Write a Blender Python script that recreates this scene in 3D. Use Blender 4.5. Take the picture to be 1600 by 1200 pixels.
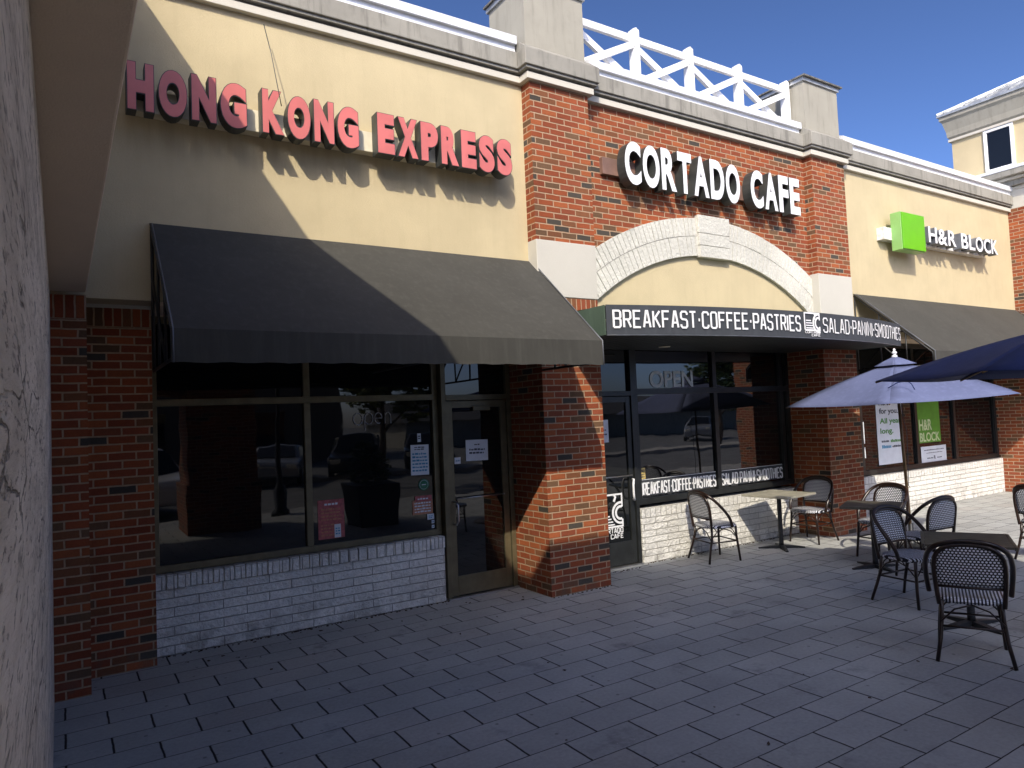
import bpy, bmesh, math, random
from mathutils import Matrix, Vector
R = math.radians
random.seed(7)
for o in list(bpy.data.objects): bpy.data.objects.remove(o)
scn = bpy.context.scene
col = scn.collection

# ------------------------------------------------------------------ camera
cam_d = bpy.data.cameras.new('camera'); cam = bpy.data.objects.new('camera', cam_d); col.objects.link(cam)
M3 = Matrix(((0.84191171, 0.01036895, -0.53951567), (-0.53791784, -0.06311430, -0.84063130), (-0.04276762, 0.99795244, -0.04755902)))
CAM = Vector((-1.21034, -6.30541, 1.90596))
cam.matrix_world = Matrix.Translation(CAM) @ M3.to_4x4()
cam_d.sensor_width = 36; cam_d.lens = 1103.377 / 1600 * 36
cam_d.clip_start = 0.01; cam_d.clip_end = 3000
scn.camera = cam
scn.render.resolution_x = 1024; scn.render.resolution_y = 768

# ------------------------------------------------------------------ light
SUN = Vector((-0.73, -0.98, 1.04)).normalized()          # towards the sun
sun_el = math.asin(SUN.z); sun_az = math.atan2(SUN.x, SUN.y)
W = bpy.data.worlds.new('World'); scn.world = W; W.use_nodes = True
nt = W.node_tree; nt.nodes.clear()
sky = nt.nodes.new('ShaderNodeTexSky'); sky.sky_type = 'NISHITA'; sky.sun_disc = False
sky.sun_elevation = sun_el; sky.sun_rotation = sun_az; sky.air_density = 0.45; sky.dust_density = 1.9; sky.ozone_density = 3.6
bg = nt.nodes.new('ShaderNodeBackground'); bg.inputs[1].default_value = 0.13
wo = nt.nodes.new('ShaderNodeOutputWorld')
gm = nt.nodes.new('ShaderNodeGamma'); gm.inputs[1].default_value = 1.3; nt.links.new(sky.outputs[0], gm.inputs[0]); nt.links.new(gm.outputs[0], bg.inputs[0]); nt.links.new(bg.outputs[0], wo.inputs[0])
sl = bpy.data.lights.new('sun', 'SUN'); sl.energy = 3.15; sl.angle = R(0.5); sl.color = (1, 0.90, 0.74)
so = bpy.data.objects.new('sun', sl); col.objects.link(so)
so.rotation_euler = SUN.to_track_quat('Z', 'Y').to_euler(); so.location = (-10, -14, 20)
scn.view_settings.view_transform = 'Standard'; scn.view_settings.look = 'None'
scn.view_settings.exposure = 0.6; scn.view_settings.gamma = 1
scn.cycles.max_bounces = 6; scn.cycles.diffuse_bounces = 4; scn.cycles.glossy_bounces = 4

# ------------------------------------------------------------------ object helpers
def tag(o, label=None, cat=None, group=None, kind=None):
    if label: o['label'] = label
    if cat: o['category'] = cat
    if group: o['group'] = group
    if kind: o['kind'] = kind
    return o
def empty(name, loc, rz=0, label=None, cat=None, group=None):
    o = bpy.data.objects.new(name, None); col.objects.link(o); o.empty_display_size = .1
    o.matrix_world = Matrix.Translation(loc) @ Matrix.Rotation(rz, 4, 'Z')
    o.location = loc; o.rotation_euler = (0, 0, rz)
    return tag(o, label, cat, group)
def wmat(o):
    m = o.matrix_basis.copy()
    if o.parent: m = wmat(o.parent) @ o.matrix_parent_inverse @ m
    return m
def copy_tree(o, parent=None):
    c = o.copy(); col.objects.link(c)
    if parent: c.parent = parent
    for ch in list(o.children): copy_tree(ch, c)
    return c

class MB:
    """collects shapes and links them as one mesh object"""
    def __init__(s): s.bm = bmesh.new()
    def _add(s, vs, fs, mi=0):
        v = [s.bm.verts.new(p) for p in vs]
        for f in fs:
            try:
                fc = s.bm.faces.new([v[i] for i in f]); fc.material_index = mi
            except ValueError: pass
        return v
    def box(s, x0, x1, y0, y1, z0, z1, mi=0, mat=None):
        vs = [Vector((x, y, z)) for z in (z0, z1) for y in (y0, y1) for x in (x0, x1)]
        if mat: vs = [mat @ p for p in vs]
        s._add(vs, [(0, 2, 3, 1), (4, 5, 7, 6), (0, 1, 5, 4), (2, 6, 7, 3), (0, 4, 6, 2), (1, 3, 7, 5)], mi); return s
    def prism(s, pts, a, b, axis='Y', mi=0):
        """polygon pts in the plane across axis, extruded from a to b"""
        def P(p, t):
            return {'Y': (p[0], t, p[1]), 'X': (t, p[0], p[1]), 'Z': (p[0], p[1], t)}[axis]
        n = len(pts)
        vs = [P(p, a) for p in pts] + [P(p, b) for p in pts]
        s._add(vs, [tuple(range(n)), tuple(range(2 * n - 1, n - 1, -1))] + [(i, i + n, (i + 1) % n + n, (i + 1) % n) for i in range(n)], mi); return s
    def bar(s, p, q, w, h=None, up=(0, 0, 1), mi=0):
        h = h or w; p = Vector(p); q = Vector(q); d = (q - p); L = d.length; d.normalize()
        u = Vector(up); r = d.cross(u)
        if r.length < 1e-4: r = d.cross(Vector((1, 0, 0)))
        r.normalize(); u = r.cross(d)
        vs = [p + d * t + r * a * w / 2 + u * b * h / 2 for t in (0, L) for b in (-1, 1) for a in (-1, 1)]
        s._add(vs, [(0, 2, 3, 1), (4, 5, 7, 6), (0, 1, 5, 4), (2, 6, 7, 3), (0, 4, 6, 2), (1, 3, 7, 5)], mi); return s
    def tube(s, pts, r, n=10, mi=0, closed=False):
        pts = [Vector(p) for p in pts]; m = len(pts); rings = []
        rr = r if isinstance(r, (list, tuple)) else [r] * m
        ref = None
        for i, p in enumerate(pts):
            a = pts[(i - 1) % m] if (closed or i > 0) else p; b = pts[(i + 1) % m] if (closed or i < m - 1) else p
            t = (b - a).normalized()
            if ref is None:
                ref = Vector((0, 0, 1)) if abs(t.z) < .9 else Vector((1, 0, 0))
            u = (ref - t * ref.dot(t)).normalized(); v = t.cross(u); ref = u
            rings.append([s.bm.verts.new(p + (u * math.cos(k * 2 * math.pi / n) + v * math.sin(k * 2 * math.pi / n)) * rr[i]) for k in range(n)])
        for i in range(m if closed else m - 1):
            A = rings[i]; B = rings[(i + 1) % m]
            for k in range(n):
                f = s.bm.faces.new((A[k], A[(k + 1) % n], B[(k + 1) % n], B[k])); f.smooth = True; f.material_index = mi
        if not closed:
            s.bm.faces.new(rings[0][::-1]).material_index = mi; s.bm.faces.new(rings[-1]).material_index = mi
        return s
    def lathe(s, prof, c=(0, 0, 0), n=24, mi=0):
        c = Vector(c); rings = []
        for r, z in prof:
            rings.append([s.bm.verts.new(c + Vector((r * math.cos(k * 2 * math.pi / n), r * math.sin(k * 2 * math.pi / n), z))) for k in range(n)])
        for A, B in zip(rings, rings[1:]):
            for k in range(n):
                f = s.bm.faces.new((A[k], A[(k + 1) % n], B[(k + 1) % n], B[k])); f.smooth = True; f.material_index = mi
        s.bm.faces.new(rings[0][::-1]); s.bm.faces.new(rings[-1]); return s
    def build(s, name, mat, parent=None, local=False, bevel=0, solid=0):
        me = bpy.data.meshes.new(name)
        bmesh.ops.recalc_face_normals(s.bm, faces=s.bm.faces)
        s.bm.to_mesh(me); s.bm.free()
        for m in (mat if isinstance(mat, (list, tuple)) else [mat]): me.materials.append(m)
        o = bpy.data.objects.new(name, me); col.objects.link(o)
        if parent:
            o.parent = parent
            if not local: o.matrix_parent_inverse = wmat(parent).inverted()
        if bevel:
            md = o.modifiers.new('bevel', 'BEVEL'); md.width = bevel; md.segments = 2; md.limit_method = 'ANGLE'
        if solid:
            md = o.modifiers.new('solid', 'SOLIDIFY'); md.thickness = solid
        return o
    def map(s, f):
        for v in s.bm.verts: v.co = f(v.co)
        return s

# ------------------------------------------------------------------ material helpers
class NG:
    def __init__(s, name):
        s.m = bpy.data.materials.new(name); s.m.use_nodes = True; s.t = s.m.node_tree; s.t.nodes.clear()
        s.out = s.n('ShaderNodeOutputMaterial'); s.b = s.n('ShaderNodeBsdfPrincipled'); s.l(s.b.outputs[0], s.out.inputs[0])
    def n(s, t, **k):
        x = s.t.nodes.new(t)
        for a, b in k.items(): setattr(x, a, b)
        return x
    def l(s, a, b): s.t.links.new(a, b)
    def val(s, inp, v):
        if isinstance(v, (int, float)): inp.default_value = v
        elif isinstance(v, (tuple, list)): inp.default_value = (*v, 1) if len(v) == 3 and inp.type == 'RGBA' else v
        else: s.l(v, inp)
    def math(s, op, a, b=None, c=None):
        x = s.n('ShaderNodeMath', operation=op); s.val(x.inputs[0], a)
        if b is not None: s.val(x.inputs[1], b)
        if c is not None: s.val(x.inputs[2], c)
        return x.outputs[0]
    def mix(s, f, a, b):
        x = s.n('ShaderNodeMix', data_type='RGBA'); s.val(x.inputs[0], f); s.val(x.inputs[6], a); s.val(x.inputs[7], b); return x.outputs[2]
    def fmix(s, f, a, b):
        x = s.n('ShaderNodeMix', data_type='FLOAT'); s.val(x.inputs[0], f); s.val(x.inputs[2], a); s.val(x.inputs[3], b); return x.outputs[0]
    def pos(s, obj=False):
        if obj: return s.n('ShaderNodeTexCoord').outputs['Object']
        return s.n('ShaderNodeNewGeometry').outputs['Position']
    def noise(s, vec, scale, detail=4, rough=.55, stretch=None):
        if stretch:
            mp = s.n('ShaderNodeMapping'); s.l(vec, mp.inputs[0]); mp.inputs['Scale'].default_value = stretch; vec = mp.outputs[0]
        x = s.n('ShaderNodeTexNoise'); s.l(vec, x.inputs['Vector']); x.inputs['Scale'].default_value = scale
        x.inputs['Detail'].default_value = detail; x.inputs['Roughness'].default_value = rough; return x.outputs[0]
    def ramp(s, f, stops, interp='LINEAR'):
        x = s.n('ShaderNodeValToRGB'); s.l(f, x.inputs[0]); cr = x.color_ramp; cr.interpolation = interp
        while len(cr.elements) > len(stops): cr.elements.remove(cr.elements[-1])
        while len(cr.elements) < len(stops): cr.elements.new(1)
        for e, (p, c) in zip(cr.elements, stops): e.position = p; e.color = (*c, 1) if len(c) == 3 else c
        return x.outputs[0]
    def sm(s, v, a, b, o0=0, o1=1):
        x = s.n('ShaderNodeMapRange', interpolation_type='SMOOTHSTEP'); s.val(x.inputs[0], v)
        for i, q in enumerate((a, b, o0, o1)): x.inputs[i + 1].default_value = q
        return x.outputs[0]
    def bump(s, h, dist, strength=1, prev=None):
        x = s.n('ShaderNodeBump'); s.l(h, x.inputs['Height']); x.inputs['Distance'].default_value = dist; x.inputs['Strength'].default_value = strength
        if prev is not None: s.l(prev, x.inputs['Normal'])
        return x.outputs[0]
    def set(s, base=None, rough=None, metal=None, normal=None, spec=None, **k):
        if base is not None: s.val(s.b.inputs['Base Color'], base)
        if rough is not None: s.val(s.b.inputs['Roughness'], rough)
        if metal is not None: s.b.inputs['Metallic'].default_value = metal
        if spec is not None: s.b.inputs['Specular IOR Level'].default_value = spec
        if normal is not None: s.l(normal, s.b.inputs['Normal'])
        return s.m

def plain(name, c, rough=.5, metal=0, var=.12, scale=6, bump=0, spec=None):
    g = NG(name); p = g.pos(True); f = g.noise(p, scale, 5)
    cc = g.mix(g.sm(f, .3, .7), tuple(x * (1 - var) for x in c), tuple(min(1, x * (1 + var)) for x in c))
    nm = g.bump(g.noise(p, scale * 12, 3), bump) if bump else None
    return g.set(cc, rough, metal, nm, spec)

def brick(name, w, h, mort, ramp, mcol, rough=.85, soldiers=(), plane='wall', relief=.006, grain=.002, face_noise=60, shift=0, z0=0, fade=.12, extra=0, swu=.0677, dirt=0):
    g = NG(name); P = g.pos(); sp = g.n('ShaderNodeSeparateXYZ'); g.l(P, sp.inputs[0]); X, Y, Z = sp.outputs
    if plane == 'wall':
        nn = g.n('ShaderNodeSeparateXYZ'); g.l(g.n('ShaderNodeNewGeometry').outputs['True Normal'], nn.inputs[0])
        isx = g.math('GREATER_THAN', g.math('ABSOLUTE', nn.outputs[0]), .7)
        isz = g.math('GREATER_THAN', g.math('ABSOLUTE', nn.outputs[2]), .7)
        U = g.fmix(isx, X, Y); V = g.fmix(isz, Z, Y)
    else: U, V = X, Y
    wob = g.noise(P, 9, 3); U = g.math('ADD', U, g.math('MULTIPLY', g.math('SUBTRACT', wob, .5), .012)); 
    wob2 = g.noise(P, 7.3, 3); V = g.math('ADD', V, g.math('MULTIPLY', g.math('SUBTRACT', wob2, .5), .009))
    def grid(U, V, w, h, shift, z0):
        v = g.math('DIVIDE', g.math('SUBTRACT', V, z0), h); row = g.math('FLOOR', v); fv = g.math('FRACT', v)
        off = g.math('MULTIPLY', g.math('FLOORED_MODULO', row, 2), .5)
        u = g.math('ADD', g.math('DIVIDE', g.math('SUBTRACT', U, shift), w), off); cu = g.math('FLOOR', u); fu = g.math('FRACT', u)
        du = g.math('MULTIPLY', g.math('MINIMUM', fu, g.math('SUBTRACT', 1, fu)), w)
        dv = g.math('MULTIPLY', g.math('MINIMUM', fv, g.math('SUBTRACT', 1, fv)), h)
        return du, dv, cu, row
    du, dv, cu, row = grid(U, V, w, h, shift, z0)
    for (a, b) in soldiers:
        ins = g.math('MULTIPLY', g.math('GREATER_THAN', Z, a), g.math('LESS_THAN', Z, b))
        d2u, d2v, c2, r2 = grid(U, V, swu, (b - a) * 2, .01, a - (b - a) * 2)
        # one tall course: edges at a and b
        d2v = g.math('MINIMUM', g.math('SUBTRACT', Z, a), g.math('SUBTRACT', b, Z))
        du = g.fmix(ins, du, d2u); dv = g.fmix(ins, dv, d2v); cu = g.fmix(ins, cu, g.math('ADD', c2, 31)); row = g.fmix(ins, row, 77)
    if plane == 'floor': du = g.math('MULTIPLY', du, .55); dv = g.math('MULTIPLY', dv, 1.15)
    d = g.math('MINIMUM', du, dv)
    m = g.sm(d, mort / 2 - .0012, mort / 2 + .0018)
    cb = g.n('ShaderNodeCombineXYZ'); g.l(cu, cb.inputs[0]); g.l(row, cb.inputs[1])
    if plane == 'wall': g.l(isx, cb.inputs[2])
    wn = g.n('ShaderNodeTexWhiteNoise', noise_dimensions='3D'); g.l(cb.outputs[0], wn.inputs['Vector'])
    c = g.ramp(wn.outputs['Value'], ramp, 'CONSTANT')
    wn2 = g.n('ShaderNodeSeparateColor'); g.l(wn.outputs['Color'], wn2.inputs[0])
    n1 = g.noise(P, face_noise, 5, .65)
    k = g.math('ADD', g.math('MULTIPLY', g.math('SUBTRACT', n1, .5), .55), g.math('MULTIPLY', g.math('SUBTRACT', wn2.outputs[1], .5), fade * 2))
    hsv = g.n('ShaderNodeHueSaturation'); g.l(c, hsv.inputs['Color']); g.l(g.math('ADD', 1, k), hsv.inputs['Value'])
    big = g.noise(P, 1.1, 4)
    hs2 = g.n('ShaderNodeHueSaturation'); g.l(hsv.outputs[0], hs2.inputs['Color']); g.l(g.sm(big, .25, .75, .86, 1.1), hs2.inputs['Value'])
    mc = g.mix(g.sm(g.noise(P, 22, 4), .3, .7), tuple(x * .8 for x in mcol), mcol)
    base = g.mix(m, mc, hs2.outputs[0])
    if dirt:
        st = g.sm(g.noise(P, 2.1, 6, .68), .56, .74); base = g.mix(g.math('MULTIPLY', st, dirt), base, (.10, .105, .11))
        sp_ = g.n('ShaderNodeTexVoronoi', feature='F1'); g.l(P, sp_.inputs['Vector']); sp_.inputs['Scale'].default_value = 6.0
        base = g.mix(g.math('MULTIPLY', g.sm(sp_.outputs['Distance'], .05, .09, 1, 0), .55), base, (.07, .07, .075))
        lg = g.n('ShaderNodeTexVoronoi', feature='F1'); g.l(P, lg.inputs['Vector']); lg.inputs['Scale'].default_value = 11.0
        base = g.mix(g.math('MULTIPLY', g.sm(lg.outputs['Distance'], .02, .04, 1, 0), .8), base, (.62, .62, .6))
    elif plane == 'wall':
        lo = g.math('MULTIPLY', g.sm(Z, .0, .35, 1, 0), g.sm(g.noise(P, 5, 5, .65), .42, .62)); base = g.mix(g.math('MULTIPLY', lo, .45), base, (.10, .09, .07))
    hgt = g.math('ADD', g.math('MULTIPLY', m, relief), g.math('MULTIPLY', g.noise(P, face_noise * 1.3, 4, .6), grain))
    if extra: hgt = g.math('ADD', hgt, g.math('MULTIPLY', g.math('MULTIPLY', g.noise(P, 26, 4, .6), m), extra))
    hgt = g.math('ADD', hgt, g.math('MULTIPLY', g.math('MULTIPLY', wn2.outputs[2], m), relief * .35))
    nm = g.bump(hgt, 1.0)
    return g.set(base, rough, 0, nm, .25)

BR = [(0, (.27, .068, .026)), (.22, (.225, .056, .024)), (.42, (.31, .088, .032)), (.60, (.19, .075, .034)), (.72, (.24, .064, .03)), (.86, (.14, .078, .042)), (.93, (.066, .056, .045)), (.98, (.23, .07, .033))]
m_brick = brick('red_brick', .203, .0677, .0125, BR, (.44, .30, .19), soldiers=((3.0, 3.2),), shift=3.123 + .05)
m_brickL = brick('left_pier_brick', .203, .0677, .0125, BR, (.44, .30, .19), soldiers=((2.785, 2.97),), shift=-1.034 + .045)
m_brickC = brick('corner_brick', .203, .0677, .0125, BR, (.42, .30, .20), shift=.03)
WB = [(0, (.78, .77, .72)), (.5, (.73, .72, .67)), (.8, (.80, .79, .73))]
m_block = brick('white_block', .40, .0803, .007, WB, (.42, .41, .37), rough=.6, soldiers=((.562, .68),), relief=.011, grain=.004, face_noise=32, extra=.030, fade=.04, swu=.092)
m_vous = brick('arch_block', 50, 50, .004, [(0, (.68, .665, .59)), (.5, (.62, .61, .54)), (.8, (.70, .69, .62))], (.5, .48, .42), rough=.7, relief=.002, grain=.004, face_noise=45, extra=.016, fade=.04, shift=.31, z0=.12)
PV = [(0, (.365, .375, .36)), (.25, (.345, .355, .345)), (.5, (.38, .388, .375)), (.75, (.355, .365, .355)), (.92, (.37, .368, .35))]
m_paver = brick('concrete_paver', .489, .259, .006, PV, (.02, .02, .022), rough=.75, plane='floor', relief=.004, grain=.0016, face_noise=38, shift=1.733, z0=-3.14 - .259 * 100, fade=.05, dirt=.55)

def stucco(name, c, grain=.0025, scale=150, stain=.12, streak=0, rough=.9, sign=False):
    g = NG(name); P = g.pos()
    n1 = g.noise(P, 1.6, 5, .6); n2 = g.noise(P, scale, 3, .6)
    a = tuple(x * (1 - stain) for x in c)
    base = g.mix(g.sm(n1, .3, .72), a, c)
    if streak:
        s1 = g.noise(P, 3.2, 5, .65, stretch=(3.2, 3.2, .35)); base = g.mix(g.sm(s1, .48, .72, 0, streak), base, tuple(x * .38 for x in c))
        s2 = g.noise(P, 5, 4, .6); base = g.mix(g.sm(s2, .5, .8, 0, streak * .7), base, tuple(x * .5 for x in c))
    base = g.mix(g.sm(n2, .3, .6, .0, .18), base, tuple(x * .75 for x in c))
    if sign:   # rusty run-off under the old letters
        sp = g.n('ShaderNodeSeparateXYZ'); g.l(P, sp.inputs[0])
        zz = g.math('MULTIPLY', g.sm(sp.outputs[2], 4.02, 4.40), g.sm(sp.outputs[2], 4.46, 4.5, 1, 0)); xx = g.math('MULTIPLY', g.sm(sp.outputs[0], -1.0, -.8), g.sm(sp.outputs[0], 2.7, 2.9, 1, 0))
        rs = g.sm(g.noise(P, 2.4, 4, .6, stretch=(3.5, 1, .3)), .3, .62, .15, 1)
        base = g.mix(g.math('MULTIPLY', g.math('MULTIPLY', zz, xx), g.math('MULTIPLY', rs, .3)), base, (.26, .19, .12))
    h = g.math('ADD', g.math('MULTIPLY', n2, grain), g.math('MULTIPLY', g.noise(P, scale * .35, 3), grain * .8))
    return g.set(base, rough, 0, g.bump(h, 1.0), .2)
m_stucco = stucco('cream_stucco', (.58, .49, .305), sign=True, streak=.08)
m_light = stucco('pale_stucco_block', (.56, .54, .475), grain=.002, stain=.06)
m_cap = stucco('weathered_cornice', (.34, .325, .28), grain=.001, stain=.18, streak=.75)
m_box = stucco('grey_stucco', (.37, .35, .29), grain=.001, stain=.10, streak=.32)
m_band = stucco('pale_band', (.60, .57, .49), grain=.0004, stain=.08)
m_soffit = stucco('beige_soffit', (.70, .57, .42), grain=.0025, stain=.08)
m_dim = stucco('portico_stucco', (.55, .47, .33), grain=.002)

def rough_wall():
    g = NG('rough_cement'); P = g.pos()
    mp = g.n('ShaderNodeMapping'); g.l(P, mp.inputs[0]); mp.inputs['Scale'].default_value = (1, .17, 1); mp.inputs['Rotation'].default_value = (R(18), 0, 0)
    v = mp.outputs[0]
    n0 = g.noise(v, 60, 6, .72); n1 = g.noise(v, 9, 5, .6)
    wv = g.n('ShaderNodeVectorMath', operation='ADD'); nc = g.n('ShaderNodeTexNoise'); g.l(v, nc.inputs['Vector']); nc.inputs['Scale'].default_value = 7; nc.inputs['Detail'].default_value = 5
    sc = g.n('ShaderNodeVectorMath', operation='SCALE'); g.l(nc.outputs['Color'], sc.inputs[0]); sc.inputs['Scale'].default_value = .22; g.l(v, wv.inputs[0]); g.l(sc.outputs[0], wv.inputs[1])
    vo = g.n('ShaderNodeTexVoronoi', feature='DISTANCE_TO_EDGE'); g.l(wv.outputs[0], vo.inputs['Vector']); vo.inputs['Scale'].default_value = 7.5
    crack = g.math('MULTIPLY', g.sm(vo.outputs[0], .008, .035, 1, 0), g.sm(g.noise(v, 5, 3), .46, .58))
    pit = g.sm(n0, .36, .44, 1, 0)
    blot = g.sm(g.noise(v, 22, 4, .6), .60, .68)
    base = g.mix(g.sm(n1, .3, .7), (.58, .53, .43), (.80, .74, .62))
    base = g.mix(g.math('MULTIPLY', pit, .6), base, (.15, .145, .13)); base = g.mix(g.math('MULTIPLY', crack, .6), base, (.05, .048, .042)); base = g.mix(g.math('MULTIPLY', blot, .5), base, (.12, .11, .10))
    h = g.math('SUBTRACT', g.math('ADD', g.math('MULTIPLY', n0, .008), g.math('MULTIPLY', n1, .006)), g.math('ADD', g.math('MULTIPLY', crack, .01), g.math('MULTIPLY', pit, .002)))
    return g.set(base, .95, 0, g.bump(h, 1.0), .15)
m_rough = rough_wall()

def fabric(name, c, rough=.85, trans=0, sheen=0.0):
    g = NG(name); P = g.pos(True)
    n = g.noise(P, 2.0, 5, .6); f = g.noise(P, 3, 5, .6, stretch=(6, 6, .6))
    base = g.mix(g.sm(n, .3, .7), tuple(x * .85 for x in c), c); base = g.mix(g.sm(f, .45, .8, 0, .4), base, tuple(min(1, x * 1.35 + .01) for x in c))
    m = g.set(base, rough, 0, g.bump(g.math('ADD', g.math('MULTIPLY', g.noise(P, 5, 3), .006), g.math('MULTIPLY', g.noise(P, 420, 2), .0004)), 1.0), .3)
    g.b.inputs['Sheen Weight'].default_value = sheen; g.b.inputs['Sheen Roughness'].default_value = .5
    if trans:
        tr = g.n('ShaderNodeBsdfTranslucent'); g.l(base, tr.inputs[0]); mx = g.n('ShaderNodeMixShader'); mx.inputs[0].default_value = trans
        g.l(g.b.outputs[0], mx.inputs[1]); g.l(tr.outputs[0], mx.inputs[2]); g.l(mx.outputs[0], g.out.inputs[0])
    return m
m_awn = fabric('black_canvas', (.056, .055, .048))
m_green = fabric('green_canvas', (.075, .115, .085))
m_band_awn = fabric('slate_canvas', (.052, .058, .068))
m_navy = fabric('navy_canvas', (.016, .028, .10), trans=.1)
m_lav = fabric('faded_sunlit_canvas', (.135, .16, .29), trans=.18)  # lighter copy of the navy: fading, plus sunlight put into the colour

m_bronze = plain('bronze_frame', (.15, .128, .075), .38, .35, .15, 9)
m_black = plain('black_frame', (.022, .024, .024), .35, .2, .2, 9)
m_iron = plain('black_iron', (.02, .02, .02), .45, .3, .2, 20)
m_white = plain('white_paint', (.80, .80, .80), .45, 0, .05, 5, .0006)
m_coping = plain('white_metal_coping', (.78, .79, .80), .35, .1, .05, 4)
m_alu = plain('aluminium', (.55, .55, .55), .3, .9, .1, 8)
m_brown = plain('dark_brown_tube', (.018, .009, .006), .28, 0, .35, 9)
m_tan = plain('tan_tube', (.33, .15, .05), .35, 0, .3, 12)
m_bronzepole = plain('bronze_pole', (.17, .11, .055), .35, .5, .15, 9)
m_roofshingle = plain('roof_shingle', (.17, .165, .15), .9, 0, .5, 30, .01)
m_metalroof = plain('zinc_roof', (.50, .51, .50), .35, .5, .25, 6)
m_paper = plain('paper', (.72, .76, .80), .6, 0, .04, 8)
m_ink = plain('ink', (.04, .05, .07), .6)
m_inkgreen = plain('green_ink', (.06, .26, .03), .6)
m_inkblue = plain('blue_ink', (.04, .25, .42), .6)
m_red = plain('red_poster', (.42, .10, .10), .5, 0, .25, 40)
m_orange = plain('orange_poster', (.48, .2, .11), .5, 0, .15, 30)
m_tealsk = plain('green_sticker', (.03, .19, .09), .4)
m_yellow = plain('yellow_sticker', (.62, .47, .16), .5, 0, .2, 40)
m_letterw = plain('white_acrylic', (.80, .81, .82), .3, 0, .02, 5)
m_pink = plain('faded_red_acrylic', (.60, .165, .15), .32, 0, .10, 3)
m_side = plain('black_return', (.05, .055, .052), .45, .2, .2, 6)
m_sidegrey = plain('grey_return', (.13, .14, .16), .45, .2, .2, 6)
m_lime = plain('lime_acrylic', (.13, .45, .014), .3, 0, .05, 3)
m_limeside = plain('pale_green_side', (.24, .46, .14), .4, 0, .06, 5)
m_race = plain('cream_raceway', (.68, .62, .46), .5, 0, .1, 5)
m_racew = plain('white_raceway', (.72, .71, .66), .5, 0, .25, 12)
m_racebr = plain('brown_raceway', (.20, .115, .085), .5, 0, .2, 5)
m_greyroof = plain('dark_roofing', (.08, .08, .085), .9, 0, .3, 3, .01)
m_plastertop = plain('interior_dark', (.015, .015, .015), .8)
m_lens = plain('lamp_lens', (.75, .68, .5), .3)
m_table = plain('slatted_table_top', (.075, .068, .052), .5, 0, .25, 14)
m_tableA = plain('worn_table_top', (.30, .285, .225), .5, 0, .2, 8)
m_base = plain('cast_iron_base', (.025, .027, .03), .5, .3, .2, 10)
m_disc = plain('umbrella_base_stone', (.26, .21, .155), .7, 0, .12, 14, .002)
m_neon = plain('unlit_neon_glass', (.55, .55, .56), .3)
m_asphalt = plain('asphalt', (.13, .13, .127), .85, 0, .25, 2, .004)
m_kerb = plain('kerb_concrete', (.38, .36, .32), .85, 0, .15, 5, .002)
m_bark = plain('bark', (.09, .065, .045), .9, 0, .3, 15, .01)
m_leaf = plain('green_leaves', (.075, .115, .028), .6, 0, .5, 3)
m_leaf2 = plain('yellow_green_leaves', (.15, .17, .035), .6, 0, .5, 3)
m_carw = plain('white_car_paint', (.72, .72, .72), .2, 0, .02)
m_carb = plain('black_car_paint', (.015, .016, .02), .12, 0, .05)
m_cars = plain('silver_car_paint', (.35, .36, .37), .25, .5, .05)
m_tyre = plain('tyre_rubber', (.02, .02, .02), .8)
m_planter = plain('dark_planter', (.03, .028, .026), .6, 0, .2, 6)

def glass(name, tint=(.006, .007, .008), ior=1.75):
    g = NG(name); P = g.pos()
    n = g.noise(P, 1.2, 2)
    m = g.set(tint, .015, 0, g.bump(n, .0022), .5); g.b.inputs['IOR'].default_value = ior
    d = g.noise(P, 9, 5, .7); g.l(g.sm(d, .45, .8, .012, .05), g.b.inputs['Roughness'])
    return m
m_glass = glass('window_glass', ior=1.52); m_glassc = glass('cafe_glass', ior=1.85)
m_glassd = glass('dark_door_glass', (.008, .009, .009), 1.6)

def weave(name, seat=False):
    g = NG(name); P = g.pos(True); sp = g.n('ShaderNodeSeparateXYZ'); g.l(P, sp.inputs[0]); X, Y, Z = sp.outputs
    w, h = (.024, .02)
    V = Y if seat else Z
    if seat:
        # stripes front to back, dashes at the rim
        u = g.math('FRACT', g.math('DIVIDE', X, .022)); a = g.math('LESS_THAN', g.math('ABSOLUTE', g.math('SUBTRACT', u, .5)), .24)
        v = g.math('FRACT', g.math('DIVIDE', g.math('ADD', Y, Z), .03)); b = g.math('GREATER_THAN', v, .12); mask = g.math('MULTIPLY', a, b)
    else:
        r = g.math('DIVIDE', V, h); row = g.math('FLOOR', r); fv = g.math('SUBTRACT', g.math('FRACT', r), .5)
        u = g.math('ADD', g.math('DIVIDE', X, w), g.math('MULTIPLY', g.math('FLOORED_MODULO', row, 2), .5)); fu = g.math('SUBTRACT', g.math('FRACT', u), .5)
        e = g.math('ADD', g.math('MULTIPLY', g.math('POWER', g.math('ABSOLUTE', fu), 2), 7.5), g.math('MULTIPLY', g.math('POWER', g.math('ABSOLUTE', fv), 2), 7))
        mask = g.sm(e, .8, 1.05, 1, 0)
    base = g.mix(mask, (.008, .009, .016), (.80, .82, .88))
    return g.set(base, .45, 0, g.bump(mask, .0015), .4)
m_weave = weave('woven_back'); m_weaves = weave('woven_seat', True)

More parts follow.
